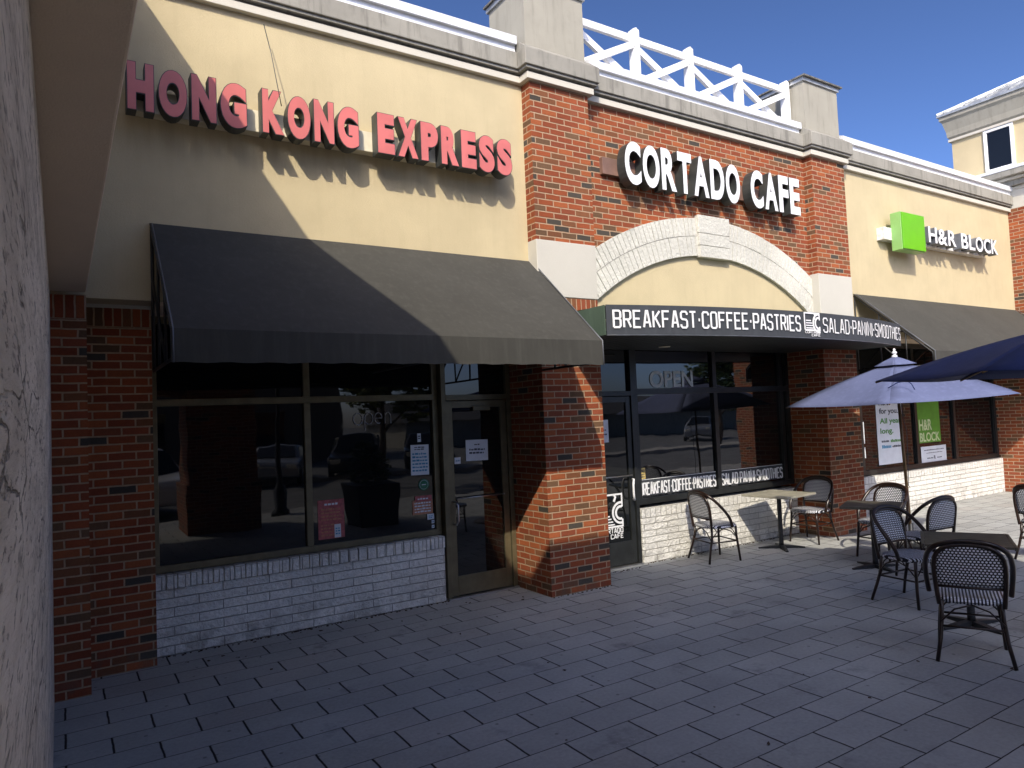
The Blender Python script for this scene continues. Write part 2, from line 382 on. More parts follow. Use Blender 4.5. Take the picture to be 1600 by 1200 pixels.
# ------------------------------------------------------------------ lettering
def text_mesh(name, s, width, height, depth, mats, origin, parent=None, bold=0, local=False, trim=0):
    """built-in font, scaled to width x height, standing in the xz plane, face at y = origin.y, depth goes behind"""
    cu = bpy.data.curves.new('tmp', 'FONT'); cu.body = s; cu.size = 1; cu.offset = bold; cu.extrude = 0; cu.resolution_u = 6; cu.fill_mode = 'BOTH'
    cu.extrude = .05
    ob = bpy.data.objects.new('tmp', cu); col.objects.link(ob)
    dg = bpy.context.evaluated_depsgraph_get(); me = bpy.data.meshes.new_from_object(ob.evaluated_get(dg))
    bpy.data.objects.remove(ob); bpy.data.curves.remove(cu)
    me.name = name
    xs = [v.co.x for v in me.vertices]; ys = [v.co.y for v in me.vertices]
    x0, x1, y0, y1 = min(xs), max(xs), min(ys), max(ys)
    o = Vector(origin)
    for v in me.vertices:
        a = (v.co.x - x0) / (x1 - x0) * width; b = (v.co.y - y0) / (y1 - y0) * height; d = 0 if v.co.z > 0 else depth
        v.co = Vector((a, d, b)) + o
    me.materials.clear()
    for m in mats: me.materials.append(m)
    bm = bmesh.new(); bm.from_mesh(me); bmesh.ops.remove_doubles(bm, verts=bm.verts, dist=.00005)
    bmesh.ops.recalc_face_normals(bm, faces=bm.faces); bm.normal_update()
    for f in bm.faces:
        f.smooth = False
        f.material_index = 0 if (abs(f.normal.y) > .7 and f.calc_center_median().y < o.y + depth * .3) else min(1, len(mats) - 1)
    bm.to_mesh(me); bm.free()
    ob = bpy.data.objects.new(name, me); col.objects.link(ob)
    if parent:
        ob.parent = parent
        if not local: ob.matrix_parent_inverse = wmat(parent).inverted()
    return ob

# squared stroke lettering of the cafe, on a 1 x 2 grid
G = {
'B': [[(0,0),(0,2),(.8,2),(1,1.8),(1,1.25),(.8,1.05),(.1,1.05)],[(.8,1.05),(1,.85),(1,.2),(.8,0),(0,0)]],
'R': [[(0,0),(0,2),(.8,2),(1,1.8),(1,1.15),(.8,.95),(.1,.95)],[(.55,.95),(1,0)]],
'E': [[(1,2),(0,2),(0,0),(1,0)],[(.1,1.05),(.85,1.05)]],
'A': [[(0,0),(.4,2),(.6,2),(1,0)],[(.15,.6),(.85,.6)]],
'K': [[(0,0),(0,2)],[(1,2),(.12,1.0)],[(.3,1.15),(1,0)]],
'F': [[(0,0),(0,2),(1,2)],[(.1,1.05),(.85,1.05)]],
'S': [[(1,1.6),(1,1.8),(.8,2),(.2,2),(0,1.8),(0,1.25),(.2,1.05),(.8,1.0),(1,.8),(1,.2),(.8,0),(.2,0),(0,.2),(0,.4)]],
'T': [[(0,2),(1,2)],[(.5,1.95),(.5,0)]],
'C': [[(1,1.6),(1,1.8),(.8,2),(.2,2),(0,1.8),(0,.2),(.2,0),(.8,0),(1,.2),(1,.4)]],
'O': [[(.5,2),(.2,2),(0,1.8),(0,.2),(.2,0),(.8,0),(1,.2),(1,1.8),(.8,2),(.49,2)]],
'P': [[(0,0),(0,2),(.8,2),(1,1.8),(1,1.1),(.8,.9),(.1,.9)]],
'I': [[(.0,0),(.0,2)]],
'L': [[(0,2),(0,0),(1,0)]],
'D': [[(.0,1),(0,2),(.75,2),(1,1.75),(1,.25),(.75,0),(0,0),(0,1.01)]],
'N': [[(0,0),(0,2),(1,0),(1,2)]],
'M': [[(0,0),(0,2),(.6,.7),(1.2,2),(1.2,0)]],
'H': [[(0,0),(0,2)],[(1,0),(1,2)],[(.06,1.05),(.94,1.05)]],
'Y': [[(0,2),(.5,1),(1,2)],[(.5,1.02),(.5,0)]],
'.': [[(0,1),(.22,1)]],
' ': [],
}
def ribbon(mb, pts, t, place, lift, depth=.004):
    pts = [Vector((p[0], p[1])) for p in pts]; L = []; Rr = []
    for i, p in enumerate(pts):
        d1 = (p - pts[i - 1]).normalized() if i else None; d2 = (pts[i + 1] - p).normalized() if i < len(pts) - 1 else None
        if d1 is None: d1 = d2
        if d2 is None: d2 = d1
        n1 = Vector((-d1.y, d1.x)); n2 = Vector((-d2.y, d2.x)); n = (n1 + n2)
        if n.length < .3: n = n1
        n.normalize(); k = t / 2 / max(.45, n.dot(n1)); L.append(p + n * k); Rr.append(p - n * k)
    for i in range(len(pts) - 1):
        q = [L[i], L[i + 1], Rr[i + 1], Rr[i]]
        vs = [place(a.x, a.y, lift) for a in q] + [place(a.x, a.y, lift + depth) for a in q]
        mb._add(vs, [(0, 1, 2, 3), (7, 6, 5, 4), (0, 4, 5, 1), (1, 5, 6, 2), (2, 6, 7, 3), (3, 7, 4, 0)])
def stroke_text(mb, s, x0, x1, z0, z1, place, thick=.2, gap=.42):
    """place(x, z, lift) -> 3D point"""
    ws = [1.2 if c == 'M' else .22 if c == '.' else .06 if c == 'I' else 1 for c in s]
    tw = sum(ws) + gap * (len(s) - 1); sx = (x1 - x0) / (tw + .2); sz = (z1 - z0) / 2.2; x = .1
    for c, w in zip(s, ws):
        for k, st in enumerate(G[c]):
            a = [((x + p[0]) * sx + x0, (p[1] + .1) * sz + z0) for p in st]
            ribbon(mb, a, thick * sz if c != '.' else .22 * sz * 1.6, place, .0006 * k)
        x += w + gap
    return mb

# ================================================================== THE GROUND
def sheet(name, x0, x1, y0, y1, z, m, label=None):
    o = MB()._add and None
    b = MB(); b._add([(x0, y0, z), (x1, y0, z), (x1, y1, z), (x0, y1, z)], [(0, 1, 2, 3)]); o = b.build(name, m); tag(o, kind='structure'); return o
sheet('ground', -600, 600, -600, 600, -.16, m_asphalt)
b = MB(); b.box(-14, 60, -9.0, .56, -.15, 0); tag(b.build('patio_pavement', m_paver), kind='structure')
b = MB(); b.box(-14, 60, -9.16, -9.003, -.158, -.002); tag(b.build('kerb', m_kerb), kind='structure')
b = MB(); b.box(-14, 60, -20.0, -18.4, -.156, -.01); tag(b.build('far_pavement', m_kerb), kind='structure')

# ================================================================== THE STOREFRONT BUILDING
xW, xA, xB, xC, xD, xE, xF, xG, xH = -1.264, -1.034, -.558, 2.225, 3.123, 3.934, 8.112, 8.932, 14.75
bld = empty('storefront_building', (6.5, 3, 0), 0, 'long one storey row of shops with cream stucco, red brick piers and a grey cornice', 'building')
# walls of stucco above the shop windows
def wall_bay(x0, x1, name):
    b = MB(); b.box(x0, x1, 0, .40, 2.97, 5.56); return b.build(name, m_stucco, bld)
w1 = wall_bay(-1.262, xD, 'stucco_wall'); w3 = wall_bay(xG, xH - .001, 'stucco_wall')
for a, c in ((-1.262, xD), (xG, xH - .001), (xE, xF)): b = MB(); b.box(a, c, .4, .62, 2.97, 3.2); b.build('header', m_soffit, bld)
b = MB(); b.box(-9, xH + 6, .70, 12, 0, 5.3); b.build('shop_interior_shell', m_greyroof, bld)
for a, c in ((xB, xD + .01), (xG, xH)): b = MB(); b.box(a, c, .006, .62, 2.93, 2.966); b.build('lintel', m_soffit, bld)
# left pier, stepped
b = MB(); b.box(xA, xB, .273, .66, 0, 2.966); b.box(-2.3, xA, -.125, .66, 0, 2.97); b.build('brick_pier', m_brickL, bld)
b = MB(); b.box(xA + .002, xB + .01, .262, .3, 2.94, 2.969); b.build('trim_strip', m_light, bld)
b = MB(); b.box(-9, -2.3, 0, .6, 0, 5.4); b.build('stucco_wall', m_stucco, bld)
for a, c in ((xD, xE), (xF, xG)):
    b = MB(); b.box(a, c, -.155, .70, 0, 3.2); b.build('brick_pier', m_brick, bld)
    b = MB(); b.box(a - .004, c + .004, -.165, .42, 3.2, 3.815); b.build('stone_block', m_light, bld, bevel=.006)
    b = MB(); b.box(a, c, -.155, .42, 3.815, 5.56); b.build('brick_pier', m_brick, bld)
# cafe front: brick field with an arch cut in it
cx, cz, Ro, Ri, Rm = 6.023, .62, 3.77, 3.28, 3.535
def arc(Rr, x0, x1, n=28):
    return [(x0 + (x1 - x0) * i / n, cz + math.sqrt(Rr * Rr - (x0 + (x1 - x0) * i / n - cx) ** 2)) for i in range(n + 1)]
b = MB()
A = arc(Ro, xE, xF)
for (p, q) in zip(A, A[1:]): b.prism([p, q, (q[0], 5.56), (p[0], 5.56)], -.02, .4)
b.build('brick_wall', m_brick, bld)
b = MB(); A = arc(Ri, xE, xF)
for (p, q) in zip(A, A[1:]): b.prism([p, q, (q[0], 2.97), (p[0], 2.97)], .0, .4)
b.build('stucco_tympanum', m_stucco, bld)
b = MB()
for (ra, rb, na) in ((Ri, Rm - .004, 64), (Rm + .004, Ro, 68)):
    h0 = math.asin(2.20 / ra)
    for i in range(na):
        t0 = -h0 + 2 * h0 * i / na; t1 = -h0 + 2 * h0 * (i + 1) / na; t0 += .0011; t1 -= .0011
        q = [(cx + ra * math.sin(t0), cz + ra * math.cos(t0)), (cx + ra * math.sin(t1), cz + ra * math.cos(t1)), (cx + rb * math.sin(t1), cz + rb * math.cos(t1)), (cx + rb * math.sin(t0), cz + rb * math.cos(t0))]
        if min(p[0] for p in q) < xE + .004 or max(p[0] for p in q) > xF - .004: 
            q = [(min(max(p[0], xE + .004), xF - .004), p[1]) for p in q]
            if max(p[0] for p in q) - min(p[0] for p in q) < .02: continue
        if min(p[0] for p in q) > 5.76 and max(p[0] for p in q) < 6.31: continue
        yo = -.045 - random.random() * .006
        b.prism(q, yo, .1)
b.build('arch', m_vous, bld)
b = MB(); A = arc(Ri + .006, xE + .001, xF - .001); B2 = arc(Ro - .006, xE + .001, xF - .001)
for i in range(len(A) - 1): b.prism([A[i], A[i + 1], B2[i + 1], B2[i]], -.036, .09)
b.build('arch_bed', m_cap, bld)
b = MB()
for (za, zb, k) in ((3.87, 4.02, .0), (4.026, 4.18, .004), (4.186, 4.42, .008)): b.box(5.75 - k, 6.32 + k, -.085, .05, za, zb)
b.build('keystone', m_vous, bld, bevel=.004)
# cornice, broken forward over the piers
def layer(d, z0, z1, name, m, bev=0):
    b = MB()
    b.box(-9, xD - d, 0 - d, .2, z0, z1); b.box(xE + d, xF - d, -.02 - d, .2, z0, z1); b.box(xG + d, xH - .002, 0 - d, .2, z0, z1)
    for a, c in ((xD, xE), (xF, xG)): b.box(a - d, c + d, -.155 - d, .2, z0, z1)
    return b.build(name, m, bld, bevel=bev)
layer(.055, 5.56, 5.632, 'cornice_band', m_band, .004)
layer(.03, 5.634, 5.655, 'cornice_recess', m_cap)
layer(.085, 5.657, 5.685, 'cornice_cove', m_cap, .004)
layer(.108, 5.687, 5.87, 'cornice_cap', m_cap, .008)
for a, c in ((-9, xD - .112), (xE + .112, xF - .112), (xG + .112, xH - .004)):
    b = MB(); b.prism([(-.115, 5.955), (-.115, 6.045), (-.05, 6.07), (.25, 6.08), (.25, 5.872), (-.075, 5.872), (-.075, 5.955)], a, c, 'X'); b.build('coping', m_coping, bld)
for a, c in ((xD, xE), (xF, xG)):
    b = MB(); b.prism([(-.255, 5.872), (-.12, 5.98), (.5, 5.98), (.5, 5.872)], a - .095, c + .095, 'X'); b.build('cornice_weathering', m_cap, bld)
    bb = MB(); bb.box(a + .01, c + .03, -.10, .62, 5.9, 6.71); bb = bb.build('roof_pier', m_box, bld)
    b = MB(); b.box(a - .015, c + .055, -.125, .65, 6.712, 6.765); b.build('pier_fascia', m_metalroof, bb)
    mx = (a + c) / 2
    b = MB(); a_, c_ = a - .04, c + .10; v = [(a_, -.16, 6.767), (c_, -.16, 6.767), (c_, .67, 6.767), (a_, .67, 6.767), (a_, -.16, 6.79), (c_, -.16, 6.79), (c_, .67, 6.79), (a_, .67, 6.79), (mx - .02, .255, 6.94), (mx + .02, .255, 6.94)]
    b._add(v, [(3, 2, 1, 0), (0, 1, 5, 4), (1, 2, 6, 5), (2, 3, 7, 6), (3, 0, 4, 7), (4, 5, 9, 8), (5, 6, 9), (6, 7, 8, 9), (7, 4, 8)]); b.build('pier_roof', m_roofshingle, bb)

# knee walls
def knee(x0, x1, y, zt):
    b = MB(); b.box(x0, x1, y, .66, 0, zt); return b.build('knee_wall', m_block, bld, bevel=.008)
knee(xB, xC - .012, .487, .68); knee(4.965, xF, .415, .68); knee(xG, xH, .415, .68)
b = MB()
for (x0, x1) in ((xB, xC - .02),):
    x = x0
    while x < x1 - .02:
        w = .082 + random.random() * .018; b.box(x + .003, min(x + w, x1), .462 - random.random() * .014, .55, .566, .684 + random.random() * .006); x += w + .006
b.build('sill_block_course', m_block, bld, bevel=.006)

# windows: pane grid with frames. each returns the frame object
def window(x0, x1, z0, z1, zt, y, mf, mg, mull=(), w=.055):
    f = MB(); dpt = .09
    zs = [z0, z1]
    for z in (z0 + w / 2, z1 - w / 2) + ((zt,) if zt else ()): f.box(x0, x1, y, y + dpt, z - w / 2, z + w / 2)
    xs = [x0 + w / 2] + list(mull) + [x1 - w / 2]
    bars = []
    for x in xs:
        segs = [(z0 + w + .001, (zt - w / 2 - .001) if zt else z1 - w - .001)] + ([(zt + w / 2 + .001, z1 - w - .001)] if zt else [])
        for a, c in segs: f.box(x - w / 2, x + w / 2, y - .004, y + dpt, a, c)
    fo = f.build('window', mf, bld, bevel=.003)
    for a, c in zip(xs, xs[1:]):
        for (p, q) in (([(z0 + w, zt - w / 2), (zt + w / 2, z1 - w)]) if zt else [(z0 + w, z1 - w)]):
            g = MB(); g.box(a + w / 2 + .001, c - w / 2 - .001, y + .035, y + .05, p + .001, q - .001); g.build('pane', mg, fo)
    return fo
window(xB, xC, .69, 2.93, 2.165, .56, m_bronze, m_glass, (.815,), .062)
window(4.95, xF, .73, 2.93, 2.17, .45, m_black, m_glassc, (6.48, 7.93), .075)
window(xG, xH, .69, 2.93, 2.17, .48, m_black, m_glass, (10.0, 11.72, 13.08), .085)

def door(x0, x1, y, mf, mg, zt=2.08, top=2.93, handle=None, rail=.2):
    fr = MB(); w = .055
    fr.box(x0, x0 + w, y - .02, y + .1, .02, top); fr.box(x1 - w, x1, y - .02, y + .1, .02, top); fr.box(x0 + w + .001, x1 - w - .001, y - .02, y + .1, zt + .04, zt + .1); fr.box(x0 + w + .001, x1 - w - .001, y - .02, y + .1, top - .05, top)
    fr = fr.build('door_frame', mf, bld, bevel=.003)
    g = MB(); g.box(x0 + w + .002, x1 - w - .002, y + .03, y + .045, zt + .101, top - .051); g.build('transom_pane', mg, fr)
    d = MB(); a, c = x0 + w + .006, x1 - w - .006; s = .075
    d.box(a, a + s, y + .0, y + .05, .03, zt + .033); d.box(c - s, c, y + .0, y + .05, .03, zt + .033)
    d.box(a + s + .001, c - s - .001, y + .0, y + .05, .03, .03 + rail); d.box(a + s + .001, c - s - .001, y + .0, y + .05, zt + .033 - s, zt + .033)
    d = d.build('door', mf, bld, bevel=.003)
    g = MB(); g.box(a + s + .001, c - s - .001, y + .02, y + .035, .03 + rail + .001, zt + .032 - s); g.build('pane', mg, d)
    t = MB(); t.box(x0, x1, y - .05, y + .12, 0.001, .018); t.build('threshold', m_alu, bld)
    return d
d1 = door(2.235, 3.115, .50, m_bronze, m_glassd)
d2 = door(3.94, 4.945, .44, m_black, m_glassd, rail=.28)
b = MB(); b.tube([(2.345, .50, 1.03), (2.345, .44, 1.03), (2.36, .425, .99), (2.36, .425, .83), (2.345, .44, .79), (2.345, .50, .79)], .011, 8); b.build('handle', m_alu, d1)
b = MB(); b.tube([(2.38, .497, 1.06), (2.38, .475, 1.06), (2.98, .475, 1.06), (2.98, .497, 1.06)], .008, 8); b.build('push_bar', m_alu, d1)
b = MB(); b.tube([(4.85, .43, 1.07), (4.82, .37, 1.07), (4.80, .36, 1.0), (4.80, .36, .88), (4.82, .37, .82), (4.85, .43, .82)], .014, 8); b.build('handle', m_letterw, d2)
b = MB(); b.tube([(4.06, .437, 1.12), (4.06, .415, 1.12), (4.84, .415, 1.12), (4.84, .437, 1.12)], .009, 8); b.build('push_bar', m_alu, d2)
b = MB(); b.box(2.62, 2.84, .475, .498, 2.0, 2.05); b.build('door_closer', m_bronze, d1, bevel=.004)

# ================================================================== AWNINGS
def shed_awning(x0, x1, label, m=m_awn):
    a = empty('awning', ((x0 + x1) / 2, -.6, 2.37), 0, label, 'awning', 'black canvas shed awnings')
    zt, yf, zf, zb = 3.60, -1.145, 2.60, 2.37
    b = MB(); n = 48; rows = []
    for i in range(n + 1):
        x = x0 + (x1 - x0) * i / n; k = 0
        kk = max(2, int((x1 - x0) / 1.3)); sg = abs(math.sin(math.pi * kk * i / n)) * .016; rows.append([(x, -.004, zt)] + [(x, yf * t, zt + (zf - zt) * t - sg * math.sin(math.pi * t)) for t in (.2, .4, .6, .8)] + [(x, yf, zf - sg * .15), (x, yf - .004 + sg * .2, (zf + zb) / 2), (x, yf - .004, zb + .004 * math.sin(i * 1.7))])
    for p, q in zip(rows, rows[1:]):
        for j in range(7): b._add([p[j], q[j], q[j + 1], p[j + 1]], [(0, 1, 2, 3)])
    bmesh.ops.remove_doubles(b.bm, verts=b.bm.verts, dist=.0005)
    b.build('canopy', m, a, solid=-.004)
    for x in (x0 + .015, x1 - .015):
        f = MB()
        f.tube([(x, .0, zt - .03), (x, yf + .02, zf - .02), (x, yf + .02, zb + .02)], .013, 8)
        f.tube([(x, yf + .02, zb + .03), (x, -.0, zb + .03)], .012, 8); f.tube([(x, -.012, zt - .03), (x, -.012, zb + .03)], .013, 8)
        f.tube([(x, -.38, zt - .37), (x, -.38, zb + .03)], .011, 8); f.tube([(x, -.76, zt - .70), (x, -.76, zb + .03)], .011, 8)
        f.tube([(x, -.0, zt - .45), (x, -.76, zb + .03)], .010, 8)
        f.build('frame', m_iron, a)
        f = MB(); f.tube([(x, -.05, zt - .01), (x, yf - .012, zf), (x, yf - .014, zb)], .006, 6); f.build('piping', m_sidegrey, a)
    f = MB()
    for z, y in ((zf - .02, yf + .02), (zb + .02, yf + .02), (2.95, -.6)): f.tube([(x0 + .02, y, z), (x1 - .02, y, z)], .012, 8)
    k = max(2, int((x1 - x0) / 1.3))
    for i in range(1, k):
        x = x0 + (x1 - x0) * i / k
        f.tube([(x, -.01, zt - .03), (x, yf + .03, zf - .02)], .012, 8); f.tube([(x, yf + .02, zb + .02), (x, -.0, zb + .02)], .012, 8); f.tube([(x, -.0, zt - .5), (x, -.7, zb + .03)], .01, 8)
    f.build('frame_bars', m_iron, a)
    return a
aw1 = shed_awning(-.585, 3.15, 'long black canvas awning above the dark window at the left shop')
aw3 = shed_awning(9.21, xH - .01, 'black canvas awning with open iron end frame above the right shop window')
f = MB(); f.tube([(3.14, -1.1, 2.40), (3.5, -.157, 2.44)], .012, 8); f.lathe([(.0, 0), (.016, .008), (.02, .02), (.012, .035), (.0, .04)], (3.42, -.19, 2.44), 10); f.build('wall_stay', m_iron, aw1)

# curved cafe awning
ax0, ax1, zt_, zb_ = 3.44, 8.98, 3.005, 2.70
RR = 10.4; acx = 6.1; acy = -1.21 + RR
def arcy(x): return acy - math.sqrt(RR * RR - (x - acx) ** 2)
aw2 = empty('awning', (acx, -.5, 2.7), 0, 'flat curved cafe awning with white lettering on its slate fascia', 'awning')
b = MB(); n = 40
for i in range(n):
    a, c = ax0 + (ax1 - ax0) * i / n, ax0 + (ax1 - ax0) * (i + 1) / n
    b._add([(a, arcy(a), zt_), (c, arcy(c), zt_), (c, arcy(c), zb_), (a, arcy(a), zb_)], [(0, 1, 2, 3)])
bmesh.ops.remove_doubles(b.bm, verts=b.bm.verts, dist=.0005)
b.build('fascia', m_band_awn, aw2, solid=-.012)
for x in (ax0, ax1): b = MB(); b.box(x - .006, x + .006, arcy(x) + .013, -.158, zb_, zt_); b.build('side_panel', m_green, aw2)
b = MB(); pts = [(ax0 + (ax1 - ax0) * i / n, arcy(ax0 + (ax1 - ax0) * i / n) + .014) for i in range(n + 1)]
for p, q in zip(pts, pts[1:]):
    pa, qa = max(p[0], xE + .002), min(q[0], xF - .002)
    yb = -.168
    b._add([(p[0], p[1], zt_ - .01), (q[0], q[1], zt_ - .01), (q[0], yb, zt_ + .02), (p[0], yb, zt_ + .02)], [(0, 1, 2, 3)])
b.box(xE + .003, xF - .003, -.167, -.021, zt_, zt_ + .02)
b.build('top_cover', m_green, aw2)
b = MB(); x = ax0 + .02; 
while x < ax1 - .1:
    ylim = .44 if (x > xE and x + .13 < xF) else -.17
    b.box(x, x + .125, max(arcy(x), arcy(x + .125)) + .016, ylim, zb_ + .004, zb_ + .02); b.box(x + .125, x + .14, max(arcy(x), arcy(x + .14)) + .016, ylim, zb_ + .018, zb_ + .024); x += .14
b.build('soffit', plain('dark_soffit_panel', (.045, .05, .045), .5, .2, .2, 5), aw2)
b = MB(); b.tube([(x, arcy(x) - .004, zb_ - .004) for x in [ax0 + (ax1 - ax0) * i / 40 for i in range(41)]], .008, 6); b.build('edge_trim', m_sidegrey, aw2)
pl_arc = lambda x, z, l: Vector((x, arcy(x) - .0205 - l, z))
b = MB(); stroke_text(b, 'BREAKFAST.COFFEE.PASTRIES', 3.50, 6.08, 2.765, 2.95, pl_arc, .24, .5); b.build('lettering', m_letterw, aw2)
b = MB(); stroke_text(b, 'SALAD.PANINI.SMOOTHIES', 6.53, 8.94, 2.765, 2.95, pl_arc, .19, .5); b.build('lettering', m_letterw, aw2)
def cafe_logo(mb, x0, x1, z0, z1, place):
    w = x1 - x0; zz = z0 + (z1 - z0) * .27; t = w * .06
    ribbon(mb, [(x0, zz), (x0, z1), (x1, z1), (x1, z1 - (z1 - zz) * .4)], t, place, 0); ribbon(mb, [(x0 + t / 2, zz), (x1, zz), (x1, zz + (z1 - zz) * .22)], t, place, .0006)
    c = (x1 - w * .08, zz + (z1 - zz) * .42)
    for r in (w * .36, w * .22):
        ribbon(mb, [(c[0] + r * math.cos(a), c[1] + r * math.sin(a)) for a in [R(75 + 210 * i / 14) for i in range(15)]], w * .08, place, .0012)
    ribbon(mb, [(x0 + w * .62, z1 - w * .25), (x0 + w * .7, z1 - w * .1), (x0 + w * .64, z1 + 0.0)], w * .08, place, .0018)
    for k in range(4): ribbon(mb, [(x0 + w * .08, zz + w * (.08 + .1 * k)), (x0 + w * (.62 - .07 * k), zz + w * (.08 + .1 * k))], w * .045, place, .0018)
    h = (zz - z0)
    stroke_text(mb, 'CORTADO', x0, x1, z0 + h * .46, z0 + h * .88, place, .36, .5); stroke_text(mb, 'CAFE', x0 + w * .42, x1, z0, z0 + h * .38, place, .36, .5)
b = MB(); cafe_logo(b, 6.16, 6.455, 2.715, 2.99, pl_arc); b.build('logo', m_letterw, aw2)
b = MB(); b.lathe([(0, 0), (.07, 0), (.075, .01), (.0, .012)], (5.05, -.05, zb_ - .012), 20); b.build('downlight', m_lens, aw2)

# ================================================================== SIGNS ON THE WALL
def channel_sign(name, label, words, y, depth, z0, h, mats, race, mrace, bold, trim=0):
    """words: (text, x0, x1)"""
    x0 = min(w[1] for w in words); x1 = max(w[2] for w in words)
    s = empty(name, ((x0 + x1) / 2, 0, z0), 0, label, 'sign')
    for (a, c, za, zb, ya) in race:
        b = MB(); b.box(a, c, ya, -.003, za, zb); b.build('raceway', mrace, s, bevel=.003)
    for (t, a, c) in words:
        adv = {'I': .5, 'S': .95, 'E': .9, 'F': .85, 'L': .85, 'P': .97, 'O': 1.1, 'G': 1.1, 'C': 1.02, 'D': 1.06, 'X': 1.08, '&': 1.1, 'B': 1.0, 'T': .98, 'A': 1.1}
        ws = [adv.get(ch, 1) for ch in t]; gap = .13; tot = sum(ws) + gap * (len(t) - 1); k = (c - a) / tot; x = a
        for i, (ch, w) in enumerate(zip(t, ws)):
            zz = z0 + (0 if ch not in 'OCGS&' else -.008)
            lt = text_mesh('letter', ch, w * k, h, depth, [mats[1]] if trim else mats, (x, y, zz), s, bold=bold)
            if trim: text_mesh('letter_face', ch, w * k - 2 * trim, h - 2 * trim, .004, [mats[0]], (x + trim, y - .0045, zz + trim), lt, bold=bold - .018)
            x += (w + gap) * k
    return s
class_edge = m_side
sgn1 = channel_sign('restaurant_sign', 'faded red channel letters HONG KONG EXPRESS on the cream wall', [('HONG', -.75, .146), ('KONG', .266, 1.13), ('EXPRESS', 1.305, 2.80)], -.245, .125, 4.42, .39, [m_pink, m_side],
                    [(-.72, 2.72, 4.47, 4.66, -.115)], m_race, .08, .006)
sgn2 = channel_sign('cafe_sign', 'white channel letters CORTADO CAFE with black sides on red brick', [('CORTADO', 4.40, 6.42), ('CAFE', 6.64, 7.70)], -.22, .14, 4.60, .52, [m_letterw, m_side],
                    [(4.18, 7.5, 4.72, 4.92, -.075)], m_racebr, .04)
sgn3 = channel_sign('tax_office_sign', 'lime green square with small white letters H&R BLOCK on cream wall', [('H&R', 11.06, 11.98), ('BLOCK', 12.16, 13.52)], -.28, .14, 4.54, .27, [m_letterw, m_sidegrey],
                    [(9.98, 13.35, 4.52, 4.72, -.13)], m_racew, .022)
b = MB(); b.box(10.20, 10.90, -.29, -.12, 4.34, 4.955); b.build('square_box', m_limeside, sgn3, bevel=.006)
b = MB(); b.box(10.212, 10.888, -.31, -.291, 4.352, 4.943); b.build('square_face', m_lime, sgn3, bevel=.004)
# loose wire from cornice to the sign
b = MB(); b.tube([(.33, -.13, 5.44), (.37, -.2, 5.15), (.41, -.252, 4.8), (.43, -.254, 4.68)], .004, 6); tag(b.build('wire', m_side), 'thin black wire hanging from the cornice onto the letter K', 'wire')

# ================================================================== ROOF RAILING
rl = empty('roof_railing', (6, .1, 6.0), 0, 'white wooden roof railing with crossed diagonal braces between two grey roof piers', 'railing')
px = [4.02, 5.0, 5.98, 6.97, 8.03]
for x in px:
    b = MB(); b.box(x - .05, x + .05, .10, .20, 5.95, 6.76); b.prism([(x - .05, 6.761), (x + .05, 6.761), (x, 6.785)], .10, .20); b.build('post', m_white, rl, bevel=.004)
for i, (a, c) in enumerate(zip(px, px[1:])):
    b = MB(); b.box(a + .051, c - .051, .125, .175, 6.60, 6.69); b.build('top_rail', m_white, rl, bevel=.003)
    for k, (z0, z1, yy) in enumerate(((6.10, 6.56, .125), (6.56, 6.10, .180))):
        b = MB(); b.bar((a + .05, yy, z0), (c - .05, yy, z1), .05, .085, up=(0, 0, 1)); b.build('cross_brace', m_white, rl)

# ================================================================== WINDOW STICKERS AND PAPERS (each its own thing)
def paper(name, x0, x1, y, z0, z1, m, label, cat, lines=(), tilt=0, group=None, th=.002):
    """flat notice stuck on the outside of the glass; lines: (text or bar count, x0,x1,z0,z1, material)"""
    c = ((x0 + x1) / 2, y, (z0 + z1) / 2)
    o = empty(name, c, 0, label, cat, group)
    b = MB(); b.box(x0, x1, y - th, y, z0, z1); b.build('sheet', m, o)
    for (t, a, bb, p, q, mm) in lines:
        X0 = x0 + (x1 - x0) * a; X1 = x0 + (x1 - x0) * bb; Z0 = z0 + (z1 - z0) * p; Z1 = z0 + (z1 - z0) * q
        if isinstance(t, str): text_mesh('lettering', t, X1 - X0, Z1 - Z0, .001, [mm], (X0, y - th - .0025, Z0), o, bold=.022)
        else:
            l = MB()
            for k in range(t):
                zz = Z1 - (Z1 - Z0) * (k + .5) / t; hh = (Z1 - Z0) / t * .3
                xx = X0
                while xx < X1 - .01:
                    w = random.uniform(.012, .04); l.box(xx, min(X1, xx + w), y - th - .0018, y - th - .0005, zz - hh, zz + hh * random.uniform(.3, 1)); xx += w + .008
            l.build('writing', mm, o)
    if tilt:
        o.rotation_euler = (0, R(tilt), 0)
    return o
yg1, yg2, yg3 = .590, .480, .510
paper('opening_hours_sheet', 1.905, 2.115, yg1, 1.34, 1.66, m_paper, 'white opening hours sheet taped inside the left shop window', 'notice', [(2, .2, .8, .82, .95, m_ink), (6, .08, .92, .1, .76, m_inkblue)], 1)
paper('hanging_tag', 1.99, 2.03, yg1, 1.69, 1.78, m_paper, 'tiny white tag just above the opening hours sheet', 'tag', [(2, .2, .8, .3, .8, m_ink)])
b = MB(); b.lathe([(0, 0), (.062, 0), (.062, .002), (0, .002)], (0, 0, 0), 28); b.map(lambda v: Vector((2.045 + v.x, yg1 - v.z, 1.235 + v.y)))
s_ = empty('round_sticker', (2.045, yg1, 1.235), 0, 'round green sticker below the opening hours sheet', 'sticker'); b.build('disc', m_tealsk, s_)
b = MB(); ribbon(b, [(2.045 + .048 * math.cos(R(a)), 1.235 + .048 * math.sin(R(a))) for a in range(0, 361, 20)], .004, lambda x, z, l: Vector((x, yg1 - .003 - l, z)), 0, .0006); b.box(2.02, 2.07, yg1 - .0035, yg1 - .003, 1.23, 1.24); b.build('print', m_paper, s_)
